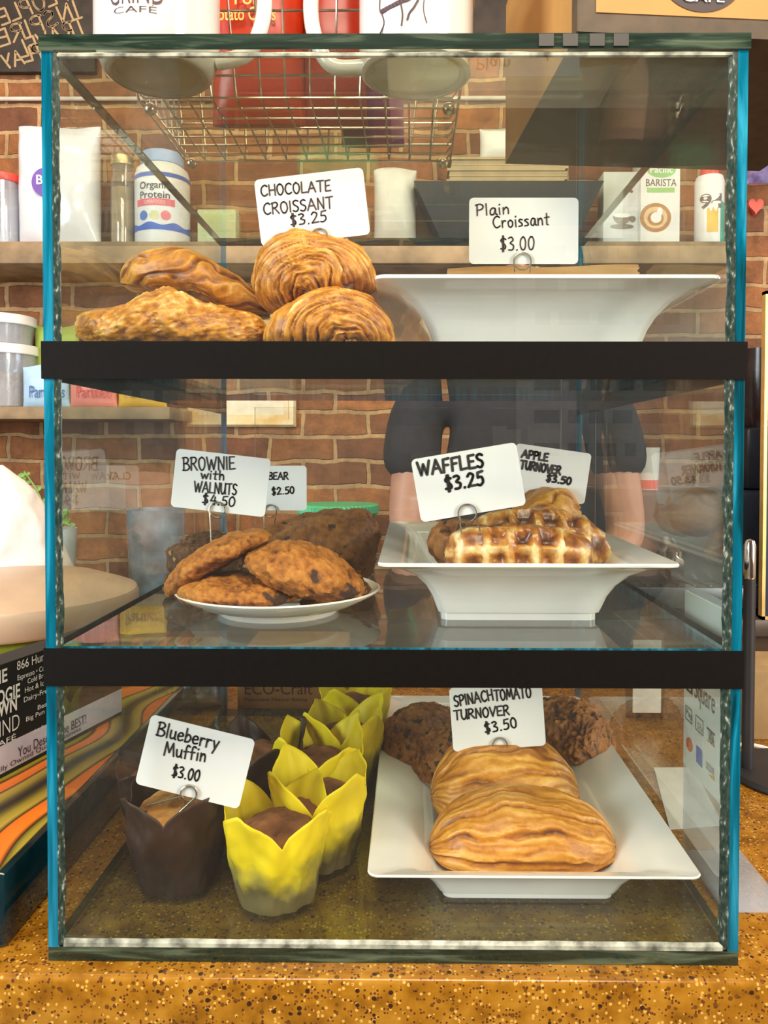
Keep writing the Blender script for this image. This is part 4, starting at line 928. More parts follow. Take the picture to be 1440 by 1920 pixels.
disc(bm, 1229, 408, 29, 27, Y_, .0004, 1); disc(bm, 1229, 408, 22, 20, Y_, .0006, 2); disc(bm, 1229, 410, 15, 13, Y_, .0008, 1); disc(bm, 1230, 408, 10, 10, Y_, .0010, 3); disc(bm, 1237, 397, 5, 8, Y_, .0011, 3)
a = at(1213, 361, Y=Y_); c = at(1265, 352, Y=Y_)
f = bm.bm.faces.new([bm.bm.verts.new(Vector((x, Y_ - .0004, z))) for x, z in ((a.x, a.z), (c.x, a.z), (c.x, c.z), (a.x, c.z))]); f.material_index = 0
bm.tag_keep = True; obj('printed_picture', bm, obj_m, k2, smooth=False)
s = BM(); printed(s, 'BARISTA', onplane(at(1211, 349, Y=Y_), at(1268, 349, Y=Y_), (0, -1, 0), .0006), w=px2m(57, Y_), h=px2m(13, Y_), bold=.012)
printed(s, 'Pacific', onplane(at(1219, 324, Y=Y_), at(1262, 324, Y=Y_), (0, -1, 0), .0008), w=px2m(42, Y_), h=px2m(13, Y_), bold=.02, mi=1); lettering(s, [m_grey, m_white], k2)
bm = BM(); Y_ = 1.47
disc(bm, 1166, 425, 22, 5, Y_, .0004, 0); disc(bm, 1166, 404, 17, 17, Y_, .0006, 0, PI, 2*PI); disc(bm, 1186, 411, 6, 6, Y_, .0004, 0); disc(bm, 1166, 404, 16, 4, Y_, .0008, 1)
bm.tag_keep = True; obj('printed_picture', bm, [M('brown_grey_print', (.18, .15, .12)), m_white], k1, smooth=False)
bm = BM(); disc(bm, 1184, 359, 3, 3, Y_, .0004, 0)
a, c = at(1182, 352, Y=Y_), at(1188, 338, Y=Y_); f = bm.bm.faces.new([bm.bm.verts.new(Vector((x, Y_ - .0004, z))) for x, z in ((a.x, a.z), (c.x, a.z), (c.x, c.z), (a.x, c.z))])
lettering(bm, m_grey, k1)
cx, r = cylspan(1300, 1353, 1.48); zt = hpx(319, 1.48); H = zt - ZS
root = thing('drink_bottle', 'white drink bottle with a red cap at the right end of the upper shelf', 'bottle', (cx, 1.48, ZS))
bm = BM(); bm.lathe([(r*.92, 0), (r, .004), (r, H*.84), (r*.9, H*.90), (r*.6, H*.92)], (cx, 1.48), 48, ZS); obj('bottle_body', bm, m_white, root)
bm = BM(); bm.lathe([(r*.62, H*.905), (r*.64, H*.91), (r*.62, H*.99), (0, H)], (cx, 1.48), 40, ZS); obj('cap', bm, MATS['red_plastic'], root)
m_tq = M('teal_print', (0.0, .35, .28)); m_yl = M('yellow_label', (.75, .5, .1))
band(ZS + .01, ZS + H*.55, m_tq, 'teal_patch', .45, 1.3, root, cx, r, 1.48, 16); band(ZS + .035, ZS + H*.45, m_yl, 'yellow_patch', -.5, .25, root, cx, r, 1.48, 16, wav=.006)
s = BM(); printed(s, '94', lambda x, y: oncyl((cx, 1.48), r, (cx, 1.48 - r, hpx(390, 1.45)), .001)(x - .038, y), w=.062, h=px2m(25, 1.45), bold=.03); lettering(s, m_grey, root)

# lower shelf: tubs and coloured bags
Z2 = s2t + .0003
def tub(x1, yt, zb, label, fill):
    cx, r = cylspan(-60, x1, 1.5); zt = hpx(yt, 1.5); H = zt - zb; root = thing('deli_tub', label, 'tub', (cx, 1.5, zb))
    bm = BM(); bm.lathe([(r*.86, 0), (r*.88, .003), (r*.95, H - .02), (r*.92, H - .02), (r*.85, .004), (0, .004)], (cx, 1.5), 48, zb); obj('container', bm, g_plastic, root)
    bm = BM(); bm.lathe([(r*.84, .0045), (r*.87, H*.55), (0, H*.6)], (cx, 1.5), 48, zb); obj('contents', bm, fill, root)
    bm = BM(); bm.lathe([(r*.98, H - .026), (r, H - .024), (r, H - .002), (r*.96, H), (0, H)], (cx, 1.5), 48, zb); obj('lid', bm, m_white, root); return zt
z = tub(68, 650, Z2, 'lower clear tub of oats with a white lid on the short shelf', M('oats', (.42, .25, .12), .9, var=.5, scale=120))
tub(64, 595, z + .0004, 'upper clear tub with a white lid stacked on the tub of oats', M('dark_seeds', (.12, .05, .04), .8, var=.4, scale=80))
def flatbag(x0, x1, yt, col, label, txt, tcol, Y=1.45, seed=0):
    g = pouch('snack_packet', x0, x1, yt, 764, Y, .018, M('packet_%d' % x0, col, .45, var=.08), label, 'packet', seed, zmin=Z2)
    s = BM(); yf = Y - .021; printed(s, txt, onplane(at(x0 + 12, 745, Y=yf), at(x1, 745, Y=yf), (0, -1, 0)), w=px2m(x1 - x0 - 22, yf), h=px2m(22, yf), bold=.01); lettering(s, M('ink_%d' % x0, tcol), g)
flatbag(43, 132, 686, (0.42, 0.62, 0.80), 'light blue packet with dark blue script on the short shelf', 'Partners', (.03, .10, .30), seed=1)
flatbag(131, 221, 690, (0.85, 0.28, 0.22), 'coral packet with red script on the short shelf', 'Partners', (.65, .06, .05), seed=2)
flatbag(221, 314, 706, (0.82, 0.48, 0.03), 'yellow packet with brown script at the end of the short shelf', 'Partners', (.45, .22, .02), seed=3)
pouch('snack_packet', 66, 150, 612, 764, 1.53, .02, M('lime_packet', (.35, .45, .08), .5), 'taller lime green packet behind the blue one', 'packet', 5, zmin=Z2)
# picture frame
a, c = at(349, 800, Y=1.60), at(554, 585, Y=1.60)
root = thing('picture_frame', 'cream and gold picture frame hanging on the brick wall', 'picture frame', ((a.x + c.x)/2, 1.61, a.z)); bm = BM()
def frame_ring(i, o, y): return None
prof = [(0, WY), (0, 1.605), (.006, 1.598), (.018, 1.600), (.022, 1.606), (.034, 1.608), (.036, WY)]
rows = []
for sx, sz in ((0, 0), (1, 0), (1, 1), (0, 1)):
    rows.append([Vector(((a.x + d) if not sx else (c.x - d), y, (a.z + d) if not sz else (c.z - d))) for d, y in prof])
bm.grid(rows, close_u=True); obj('moulding', bm, M('gilt_cream', (0.62, 0.40, 0.14), .4, color2=(.75, .62, .38), scale=18), root, smooth=False)
bm = BM(); bm.box(a.x + .034, c.x - .034, 1.609, 1.613, a.z + .034, c.z - .034); obj('picture', bm, M('cream_mount', (.75, .66, .48), .6), root, smooth=False)
# boards and conduit on the wall
a, c = at(-160, 135, Y=1.60), at(176, -140, Y=1.60)
bm = BM(); bm.box(a.x, c.x, 1.60, WY - .001, a.z, c.z, bev=.003); cb = props(obj('chalkboard', bm, M('slate', (0.028, 0.018, 0.012), .7, var=.4)), 'dark board with mirrored chalk lettering high at left on the brick wall', 'board')
s = BM(); P = lambda x, y: at(x, y, Y=1.599)
for t, x0, y0, x1, y1, hp in (('PEOPLE', 130, -2, 5, 48, 30), ('INSPIRE', 150, 30, 2, 88, 30), ('TRAVEL', 165, 62, 40, 110, 32), ('PLAY', 80, 108, 10, 130, 26)):
    handline(s, t, P(x0, y0), P(x1, y1), px2m(hp, 1.6), .006, (0, -1, 0))
lettering(s, M('tan_chalk', (.40, .27, .14), .9), cb)
a, c = at(862, 96, Y=1.60), at(1120, -140, Y=1.60)
bm = BM(); bm.box(a.x, c.x, 1.60, WY - .001, a.z, c.z, bev=.003); props(obj('chalkboard', bm, MATS['slate']), 'plain black board on the brick wall behind the cream mug', 'board')
z = at(880, 182, Y=1.60).z
bm = BM(); bm.tube([(-1.8, 1.607, z), (at(956, 182, Y=1.6).x, 1.607, z)], .006, 10); props(obj('conduit_pipe', bm, M('pale_paint', (.62, .55, .48), .5)), 'thin pale conduit pipe running across the upper brick wall', 'pipe')

# ================================================================== behind and beside the case
ZB = -.0197
# person behind the counter
def skin_mesh(name, pts, edges, rad, mat, parent=None, root_i=0, sub=2):
    me = bpy.data.meshes.new(name); org = wloc(parent) if parent else Vector((0, 0, 0))
    me.from_pydata([Vector(p) - org for p in pts], edges, []); o = bpy.data.objects.new(name, me); COL.objects.link(o)
    if parent: o.parent = parent
    m = o.modifiers.new('skin', 'SKIN'); m.use_smooth_shade = True; m.branch_smoothing = .6
    for i, r in enumerate(rad): me.skin_vertices[0].data[i].radius = r if isinstance(r, tuple) else (r, r)
    me.skin_vertices[0].data[root_i].use_root = True
    s_ = o.modifiers.new('sub', 'SUBSURF'); s_.levels = sub; s_.render_levels = sub
    dg = bpy.context.evaluated_depsgraph_get(); nm = bpy.data.meshes.new_from_object(o.evaluated_get(dg)); o.modifiers.clear(); o.data = nm; bpy.data.meshes.remove(me)
    nm.materials.clear(); nm.materials.append(mat); nm.polygons.foreach_set('use_smooth', [True]*len(nm.polygons)); return o
PX, PY = at(962, 800, Y=1.0).x, 1.0
m_skin = M('skin', (0.50, 0.25, 0.17), .5, var=.08, sss=.15); m_tee = M('navy_shirt', (0.012, 0.013, 0.020), .85, var=.3, scale=60)
person = thing('person', 'person in a dark navy short-sleeved shirt standing behind the glass case', 'person', (PX, PY, -.95))
q = lambda x, y, z: (PX + x, PY + y, z + (.03 if z > -.4 else 0))
eL, eR = at(748, 985, Y=.99), at(1186, 985, Y=.99)
pts = [q(0, .02, -.02), q(0, .02, .12), q(0, .015, .30), q(0, .02, .42), q(0, .0, .53), q(0, -.02, .58), q(0, -.035, .64), q(0, -.03, .71),
       q(-.10, .02, .455), q(-.185, .02, .435), (eL.x + .02, .99, .27), (eL.x + .015, .97, .205), (eL.x + .075, .90, .165), (PX - .10, .87, .14), (PX - .075, .865, .135),
       q(.10, .02, .455), q(.185, .02, .435), (eR.x - .02, .99, .27), (eR.x - .015, .97, .205), (eR.x - .075, .90, .165), (PX + .10, .87, .14), (PX + .075, .865, .135),
       q(-.085, .02, -.10), q(-.09, .01, -.45), q(-.09, .03, -.88), q(-.09, -.07, -.925), q(.085, .02, -.10), q(.09, .01, -.45), q(.09, .03, -.88), q(.09, -.07, -.925)]
edges = [(0,1),(1,2),(2,3),(3,4),(4,5),(5,6),(6,7),(3,8),(8,9),(9,10),(10,11),(11,12),(12,13),(13,14),(3,15),(15,16),(16,17),(17,18),(18,19),(19,20),(20,21),(0,22),(22,23),(23,24),(24,25),(0,26),(26,27),(27,28),(28,29)]
# five fingers on each hand
rad = [(.12,.08),(.11,.07),(.12,.08),(.085,.050),(.050,.050),(.048,.052),(.075,.088),(.062,.072),(.055,.05),(.050,.050),(.044,.044),(.040,.040),(.036,.036),(.024,.030),(.020,.034),(.055,.05),(.055,.055),(.044,.044),(.040,.040),(.036,.036),(.024,.030),(.020,.034),
       (.09,.09),(.06,.065),(.042,.045),(.035,.03),(.09,.09),(.06,.065),(.042,.045),(.035,.03)]
for base, sx in ((14, 1), (21, -1)):
    bxp = Vector(pts[base])
    for k, (dy, L_) in enumerate(((-.024, .060), (-.008, .072), (.008, .068), (.022, .052))):
        i0 = len(pts); pts += [tuple(bxp + Vector((sx*.024, dy, -.004))), tuple(bxp + Vector((sx*(.024 + L_*.55), dy*1.15, -.012))), tuple(bxp + Vector((sx*(.024 + L_*.85), dy*1.15, -.034)))]
        edges += [(base, i0), (i0, i0+1), (i0+1, i0+2)]; rad += [.0095, .0088, .0075]
    i0 = len(pts); pts += [tuple(bxp + Vector((sx*.004, -.034, .006))), tuple(bxp + Vector((sx*.034, -.050, -.004)))]; edges += [(base, i0), (i0, i0+1)]; rad += [.011, .009]
skin_mesh('body', pts, edges, rad, m_skin, person)
tp = [q(0,.02,-.07), q(0,.02,.14), q(0,.015,.30), q(0,.02,.425), q(0,.012,.485), q(-.105,.02,.46), q(-.19,.02,.44), (eL.x + .018,.995,.305), q(.105,.02,.46), q(.19,.02,.44), (eR.x - .018,.995,.305)]
skin_mesh('shirt', tp, [(0,1),(1,2),(2,3),(3,4),(3,5),(5,6),(6,7),(3,8),(8,9),(9,10)], [(.165,.115),(.160,.110),(.180,.118),(.165,.105),(.066,.062),(.10,.085),(.070,.070),(.060,.062),(.09,.08),(.070,.070),(.060,.062)], m_tee, person)
skin_mesh('trousers', [q(0,.02,.05), q(0,.02,-.06), q(-.09,.02,-.14), q(-.092,.01,-.46), q(-.092,.03,-.86), q(.09,.02,-.14), q(.092,.01,-.46), q(.092,.03,-.86)], [(0,1),(1,2),(2,3),(3,4),(1,5),(5,6),(6,7)], [(.16,.11),(.165,.12),(.10,.105),(.075,.08),(.06,.062),(.10,.105),(.075,.08),(.06,.062)], M('dark_trousers', (.02,.02,.025), .8), person)
hc = Vector(q(0, -.03, .675)); rows = []                            # middle of the head
for j in range(18):
    row = []
    for k in range(40):
        th = 2*PI*k/40; b_ = math.sin(th); lo = -.75 if b_ > .1 else (-.75 + (.1 - b_)/.5*1.45 if b_ > -.4 else .70)
        t = lo + (PI/2 - .01 - lo)*j/17; w_ = 1 + .05*noise.noise((math.cos(th)*5, b_*5, t*3))
        row.append(hc + Vector((.090*math.cos(t)*math.cos(th)*w_, .008 + .108*math.cos(t)*b_*w_, .012 + .118*math.sin(t)*w_)))
    rows.append(row)
bm = BM(); v = bm.grid(rows, close_v=True); bm.cap(v[0]); bm.cap(v[-1]); obj('hair', bm, M('dark_hair', (.02,.012,.008), .5), person)
for sx in (-1, 1):
    bm = BM(); bmesh.ops.create_uvsphere(bm.bm, u_segments=16, v_segments=10, radius=.0105, matrix=Matrix.Translation(hc + Vector((sx*.031, -.0605, .004)))); e_ = obj('eye', bm, M('eye_white', (.6,.58,.55), .2), person)
    bm = BM(); bmesh.ops.create_uvsphere(bm.bm, u_segments=12, v_segments=8, radius=.0052, matrix=Matrix.Translation(hc + Vector((sx*.031, -.0668, .003)))); obj('iris', bm, M('brown_iris', (.04, .02, .01), .2), e_)
    bm = BM(); bm.tube([hc + Vector((sx*x, -.078 + y, .024 + z)) for x, y, z in ((.014, -.002, 0), (.028, 0, .004), (.044, .010, .001))], [.002, .0034, .0016], 8); obj('eyebrow', bm, MATS['dark_hair'], person)
    bm = BM(); bm.tube([hc + Vector((sx*(.078 + a), .008 + y, z)) for a, y, z in ((0, 0, -.026), (.008, .004, -.012), (.012, .008, .008), (.008, .010, .022), (0, .008, .024))], [.005, .008, .010, .009, .005], 10); obj('ear', bm, m_skin, person)
bm = BM(); rows = [[hc + Vector((w*math.cos(PI*k/10), -.080 - d*math.sin(PI*k/10), z)) for k in range(11)] for z, w, d in ((.012, .008, .010), (-.008, .010, .018), (-.024, .016, .029), (-.033, .017, .024), (-.037, .012, .010))]
bm.grid(rows); obj('nose', bm, m_skin, person)
bm = BM(); bm.tube([hc + Vector((x, -.086 + 4*x*x*6, -.060)) for x in (-.024, -.012, 0, .012, .024)], [.002, .005, .0055, .005, .002], 10); obj('mouth', bm, M('lips', (.40, .15, .12), .5), person)

# espresso machine and grinder on the back counter
a = at(1128, 925, Y=1.30); zt = at(1215, 921, Y=1.36).z
root = thing('espresso_machine', 'dark espresso machine on the back counter at right behind the case', 'machine', (a.x + .3, 1.42, ZB))
bm = BM(); bm.box(a.x, a.x + .62, 1.36, 1.60, ZB + .03, zt, bev=.012); obj('housing', bm, m_dark, root)
bm = BM(); bm.box(a.x + .02, a.x + .60, 1.27, 1.37, ZB + .02, ZB + .07, bev=.004); obj('drip_tray', bm, M('dark_steel', (.1,.11,.13), .3, metal=.8), root)
bm = BM()
for k in range(16): bm.tube([(a.x + .03 + k*.037, 1.27, ZB + .073), (a.x + .03 + k*.037, 1.36, ZB + .073)], .003, 6)
obj('grate', bm, m_chrome, root)
for k in range(2):
    bm = BM(); bm.lathe([(.03, .02), (.032, .05), (.02, .06)], (a.x + .18 + k*.26, 1.33), 24, ZB + .10); bm.tube([(a.x + .18 + k*.26, 1.31, ZB + .13), (a.x + .18 + k*.26, 1.275, ZB + .128)], .011, 10); bm.tube([(a.x + .18 + k*.26, 1.34, ZB + .15), (a.x + .18 + k*.26, 1.38, ZB + .17)], .02, 10); obj('group_head', bm, m_chrome, root)
for sx in (.05, .57): bm = BM(); bm.lathe([(.02, 0), (.02, .035)], (a.x + sx, 1.45), 16, ZB); obj('foot', bm, m_black, root)
cx, r = cylspan(1196, 1238, 1.44); zc = zt + .0005; H = hpx(838, 1.42) - zc
root = thing('paper_cup', 'white paper cup with a red band standing on the dark espresso machine', 'cup', (cx, 1.44, zc))
bm = BM(); bm.lathe([(r*.84, .0), (r*.86, .002), (r, H - .003), (r*1.04, H), (r*.96, H), (r*.8, .004), (0, .004)], (cx, 1.44), 40, zc); obj('cup_wall', bm, m_white, root)
bm = BM(); bm.lathe([(r*.862, .002), (r*.90, H*.23)], (cx, 1.44), 40, zc); v = None; obj('printed_band', bm, MATS['red_plastic'], root)
a = at(1400, 830, Y=1.42); zg = zt + .0005
root = thing('coffee_grinder', 'dark coffee grinder standing on the espresso machine at the right edge', 'grinder', (a.x + .07, 1.48, zg))
bm = BM(); bm.box(a.x, a.x + .14, 1.42, 1.56, zg, hpx(800, 1.42), bev=.012); obj('housing', bm, m_dark, root)
bm = BM(); bm.lathe([(.045, 0), (.065, .06), (.065, hpx(655, 1.48) - hpx(800, 1.42)), (0, hpx(655, 1.48) - hpx(800, 1.42) + .004)], (a.x + .07, 1.49), 32, hpx(800, 1.42)); obj('hopper', bm, M('smoky_plastic', (.03, .018, .02), .2, var=.4, scale=30), root)

# gilt-edged dark menu board standing at the right edge
a, c = at(1429, 1152, Y=1.24), at(1640, 545, Y=1.24)
root = thing('menu_board', 'dark navy menu board with thin gold edging at the right edge', 'board', ((a.x + c.x)/2, 1.25, ZB))
bm = BM(); bm.box(a.x + .004, c.x, 1.245, 1.257, ZB, c.z); obj('panel', bm, M('navy_board', (.006, .014, .05), .5), root, smooth=False)
bm = BM(); bm.box(a.x, a.x + .0075, 1.241, 1.26, ZB, c.z); bm.box(a.x, c.x, 1.241, 1.26, ZB, ZB + .0075); bm.box(a.x, c.x, 1.241, 1.26, c.z - .0075, c.z); obj('gold_edging', bm, M('gold_paint', (.85, .55, .18), .35, metal=.4), root, smooth=False)
# hanging plastic bag of glassware, and the heart on the wall
pouch('plastic_bag', 1398, 1475, 175, 345, 1.52, .05, M('violet_film', (.34, .30, .55), .15, color2=(.12, .08, .20), scale=22, coat=.6), 'violet shiny plastic bag hanging on the brick wall at the right edge', 'bag', 41)
ctr = at(1418, 385, Y=1.60); k_ = px2m(1, 1.6)
bm = BM(); bm.prism([ctr + Vector((k_*14*math.sin(t)**3, 0, k_*(13*math.cos(t) - 5*math.cos(2*t) - 2*math.cos(3*t) - math.cos(4*t)))) for t in [2*PI*k/40 for k in range(40)]], (0, WY - 1.60 - .001, 0)); props(obj('heart_ornament', bm, M('coral_red', (.75, .12, .08), .5), smooth=False), 'small red heart fixed to the brick wall at the right edge', 'ornament')

# tan carton and cable, card reader stand at right
a = at(1404, 1388, Z=0)
bm = BM(); bm.box(a.x, a.x + .22, a.y, a.y + .10, .0003, at(1410, 1258, Y=a.y).z, bev=.002); props(obj('shipping_carton', bm, M('tan_card', (.36, .23, .10), .8, var=.15)), 'plain tan carton on the counter at the right edge behind the black stand', 'box')
bm = BM(); bm.tube(catmull([at(1330, 1402, Z=.004), at(1395, 1396, Z=.004), at(1425, 1400, Z=.004), at(1470, 1410, Z=.004), at(1520, 1400, Z=.004)], 8), .0026, 8); props(obj('power_cable', bm, m_white), 'white cable lying on the counter behind the black stand', 'cable')
bc = at(1428, 1458, Z=0); pc_ = at(1398, 1452, Z=0); zt = at(1398, 1085, Y=pc_.y).z; zt2 = at(1398, 1010, Y=pc_.y).z; pr = px2m(11, pc_.y)
root = thing('reader_stand', 'black post stand on a round base at right beside the glass case', 'stand', (bc.x, bc.y, .0003))
bm = BM(); bm.lathe([(.068, 0), (.069, .003), (.066, .008), (.0, .009)], (bc.x + .035, bc.y), 56, .0003); obj('base', bm, M('black_powder_coat', (.018,.016,.018), .5), root)
bm = BM(); bm.lathe([(pr, .0), (pr, zt - .008)], (pc_.x + .002, pc_.y), 24, .008); obj('post', bm, MATS['black_powder_coat'], root)
bm = BM(); bm.lathe([(pr*.9, 0), (pr, .003), (pr, zt2 - zt - .008), (pr*.7, zt2 - zt - .002), (0, zt2 - zt)], (pc_.x + .002, pc_.y), 24, zt); obj('cap', bm, m_chrome, root)
# payment sign leaning along the right pane, in a clear holder
XS = .2640
def sp(px, py): return at(px, py, X=XS)
n0, n1 = sp(1281, 1436), sp(1351, 1502); ya, yb_ = n1.y, n0.y; zl = (n0.z + n1.z)/2; zl = max(.004, zl)
root = thing('payment_sign', 'white payment sign with card symbols standing outside the right pane', 'sign', (XS, (ya + yb_)/2, .0003))
bm = BM(); bm.box(XS, XS + .0015, ya, yb_, zl, .245); obj('sign_sheet', bm, m_card, root, smooth=False)
bm = BM(); bm.box(XS + .0017, XS + .004, ya - .004, yb_ + .004, .0003, .25); bm.box(XS + .0017, XS + .055, ya - .004, yb_ + .004, .0003, .0025); obj('clear_holder', bm, g_plastic, root, smooth=False)
def sq(u, z, lift=.0006): return Vector((XS - lift, yb_ + (ya - yb_)*u, z))
def spx(px, py): p = sp(px, py); return (p.y - yb_)/(ya - yb_), p.z
def sfn(px, py, lift=.0006): u, z = spx(px, py); return lambda x, y: Vector((XS - lift, yb_ + (ya - yb_)*u - x, z + y))
s = BM(); Ls = yb_ - ya
def sw(px0, px1, py): return abs(spx(px1, py)[0] - spx(px0, py)[0])*Ls
printed(s, 'Square', sfn(1303, 1307), w=sw(1303, 1341, 1310), h=.019, bold=.0)
for x0, y0, x1, t in ((1287, 1339, 1299, 'Pay'), (1309, 1366, 1318, 'G Pay')): printed(s, t, sfn(x0, y0), w=sw(x0, x1, y0), h=.006)
printed(s, 'VISA', sfn(1329, 1389), w=sw(1329, 1340, 1389), h=.009, bold=.02); printed(s, 'DISCOVER', sfn(1325, 1440), w=sw(1325, 1340, 1440), h=.006)
lettering(s, m_ink, root)
def spoly(bm, pts, mi, lift=.0004): f = bm.bm.faces.new([bm.bm.verts.new(Vector((XS - lift, *sp(*p)[1:]))) for p in pts]); f.material_index = mi
bm = BM()
spoly(bm, [(1288, 1289), (1299, 1299), (1299, 1304), (1288, 1294)], 0); spoly(bm, [(1287, 1280), (1290, 1283), (1290, 1296), (1287, 1293)], 0); spoly(bm, [(1296, 1288), (1299, 1291), (1299, 1304), (1296, 1301)], 0)
spoly(bm, [(1306, 1396), (1317, 1407), (1317, 1440), (1306, 1428)], 1)
spoly(bm, [(1326, 1362), (1341, 1377), (1341, 1380), (1326, 1366)], 0); spoly(bm, [(1326, 1385), (1341, 1401), (1341, 1403), (1326, 1388)], 2)
spoly(bm, [(1329, 1452), (1340, 1456), (1340, 1465)], 2)
spoly(bm, [(1292 + 6*math.cos(t) + 1, 1396 + 13*math.sin(t) + 5*math.cos(t)) for t in [2*PI*k/24 for k in range(24)]], 3)
bm.tag_keep = True; obj('card_symbols', bm, [m_ink, m_blue, M('orange_print', (.8, .35, .05)), M('orange_red_print', (.75, .12, .02))], root, smooth=False)
s = BM()
for r_ in ([(1286, 1322), (1298, 1333), (1298, 1358), (1286, 1346), (1286, 1322)], [(1305, 1340), (1319, 1353), (1319, 1380), (1305, 1366), (1305, 1340)]): ribbon(s, [Vector((XS - .0005, *sp(*p)[1:])) for p in r_], .0009, (-1, 0, 0))
lettering(s, m_ink, root, 'symbol_outline')
bm = BM(); qd = [at(1226, 1440, Z=.0004), at(1300, 1440, Z=.0004), at(1356, 1548, Z=.0004), at(1256, 1556, Z=.0004)]; bm.prism([Vector((max(v.x, .256), v.y, .0004)) for v in qd], (0, 0, .0008)); props(obj('paper_sheet', bm, M('receipt_paper', (.75, .72, .66), .7), smooth=False), 'white paper sheet lying on the counter below the payment sign', 'paper')
g = pouch('coffee_bag', 1172, 1245, 1180, 1412, .52, .03, M('brown_coffee_bag', (.085, .032, .012), .5, var=.2), 'brown coffee bag with a pale label standing outside the right rear of the case', 'coffee bag', 51, zmin=.0005)
for v in g.data.vertices: pass
a, c = at(1186, 1336, Y=.488), at(1240, 1200, Y=.488); bm = BM(); bm.box(a.x, c.x, .487, .4885, a.z, c.z); obj('label_panel', bm, MATS['receipt_paper'], g, smooth=False)
# box and foil bag behind the case
a, c = at(444, 1331, Z=0), at(640, 1331, Z=0); Yb = a.y + .004
bm = BM(); bm.box(a.x, c.x, Yb, Yb + .16, .0003, .075, bev=.001); eb = props(obj('wrap_paper_box', bm, M('brown_wrap_box', (.30, .15, .04), .7, var=.12)), 'brown printed paper box on the counter behind the bottom tier', 'box')
s = BM(); printed(s, 'ECO-Craft', onplane(at(459, 1302, Y=Yb), at(600, 1302, Y=Yb), (0, -1, 0)), w=px2m(128, Yb), h=px2m(24, Yb)); printed(s, 'Disposable Natural Baking', onplane(at(457, 1314, Y=Yb), at(600, 1314, Y=Yb), (0, -1, 0)), w=px2m(120, Yb), h=px2m(6, Yb)); lettering(s, m_inkb, eb)
pouch('foil_pouch', 318, 425, 1240, 1350, .56, .035, M('silver_blue_foil', (.55, .70, .85), .18, metal=.7, color2=(.2, .35, .5), scale=30, bump=.6), 'crumpled silver blue foil pouch on the counter behind the left rear of the case', 'pouch', 61, zmin=.0005)

# ---- left of the case: printed slab, leaflet board, cake container, tissue, plant
ZT = .058; XR = -.288
root = thing('display_slab', 'thick dark glass slab with orange graffiti print lying at the left of the case', 'display slab', (-.55, .2, .0003))
def graffiti():
    m = bpy.data.materials.new('graffiti_print'); t = nt(m); b_ = t.nodes['Principled BSDF']; tc = N(t, 'ShaderNodeTexCoord')
    wv = N(t, 'ShaderNodeTexWave', Scale=2.6, Distortion=7.0, Detail=1.0); wv.inputs['Detail Scale'].default_value = 1.6; t.links.new(tc.outputs['Object'], wv.inputs['Vector'])
    r = ramp(t, [(0.0, (.02, .012, .004)), (.12, (.30, .22, .02)), (.30, (.45, .30, .04)), (.42, (.03, .015, .005)), (.48, (.75, .16, .01)), (.85, (.85, .20, .015)), (.93, (.02, .01, .005)), (1.0, (.4, .3, .03))], wv.outputs['Fac'])
    t.links.new(r.outputs[0], b_.inputs['Base Color']); b_.inputs['Roughness'].default_value = .25; return m
bm = BM(); bm.box(-.85, XR, .012, .74, .0003, ZT - .001, bev=.004); obj('slab_body', bm, M('dark_teal_glass', (.004, .03, .04), .08, var=.8, scale=14, color2=(.0, .008, .012), coat=.6), root)
bm = BM(); bm.box(-.845, XR - .006, .018, .735, ZT - .001, ZT); obj('printed_top', bm, graffiti(), root, smooth=False)
A, B_ = at(-10, 1466, Z=ZT), at(228, 1340, Z=ZT); A.z = B_.z = ZT + .0004; ex = (B_ - A).normalized(); nn = Vector((ex.y, -ex.x, 0)); A2 = A - ex*.10; Lb = (B_ - A2).length
def bd(px, py):                                                    # point of the board's face under a pixel
    d = ray(px, py); t = (A - CAM).dot(nn)/d.dot(nn); return CAM + d*t
zt = bd(0, 1247).z; zw = bd(10, 1395).z
root = thing('leaflet_board', 'black leaflet board with white lettering standing at the left of the case', 'sign', (A + B_)/2)
bm = BM(); bm.prism([A2, B_, B_ + Vector((0, 0, zt - A.z)), A2 + Vector((0, 0, zt - A.z))], -nn*.03); obj('board_panel', bm, M('black_print_board', (.010, .010, .012), .5), root, smooth=False)
bm = BM(); bm.prism([A2 + nn*.0004 + Vector((0, 0, .004)), B_ + nn*.0004 + Vector((0, 0, .004)), B_ + nn*.0004 + Vector((0, 0, zw - A.z)), A2 + nn*.0004 + Vector((0, 0, zw - A.z))], -nn*.0006); obj('white_strip', bm, M('lilac_white_print', (.62, .56, .66), .5), root, smooth=False)
s = BM()
def bt(t, px, py, px1, py1, h, mi, bold=0.0):
    a_, c_ = bd(px, py), bd(px1, py1); f = onplane(a_, Vector((c_.x, c_.y, a_.z)), nn, .0012); printed(s, t, f, w=(Vector((c_.x, c_.y, 0)) - Vector((a_.x, a_.y, 0))).length, h=h, bold=bold, mi=mi)
u = (bd(30, 1240).z - bd(30, 1260).z)/20
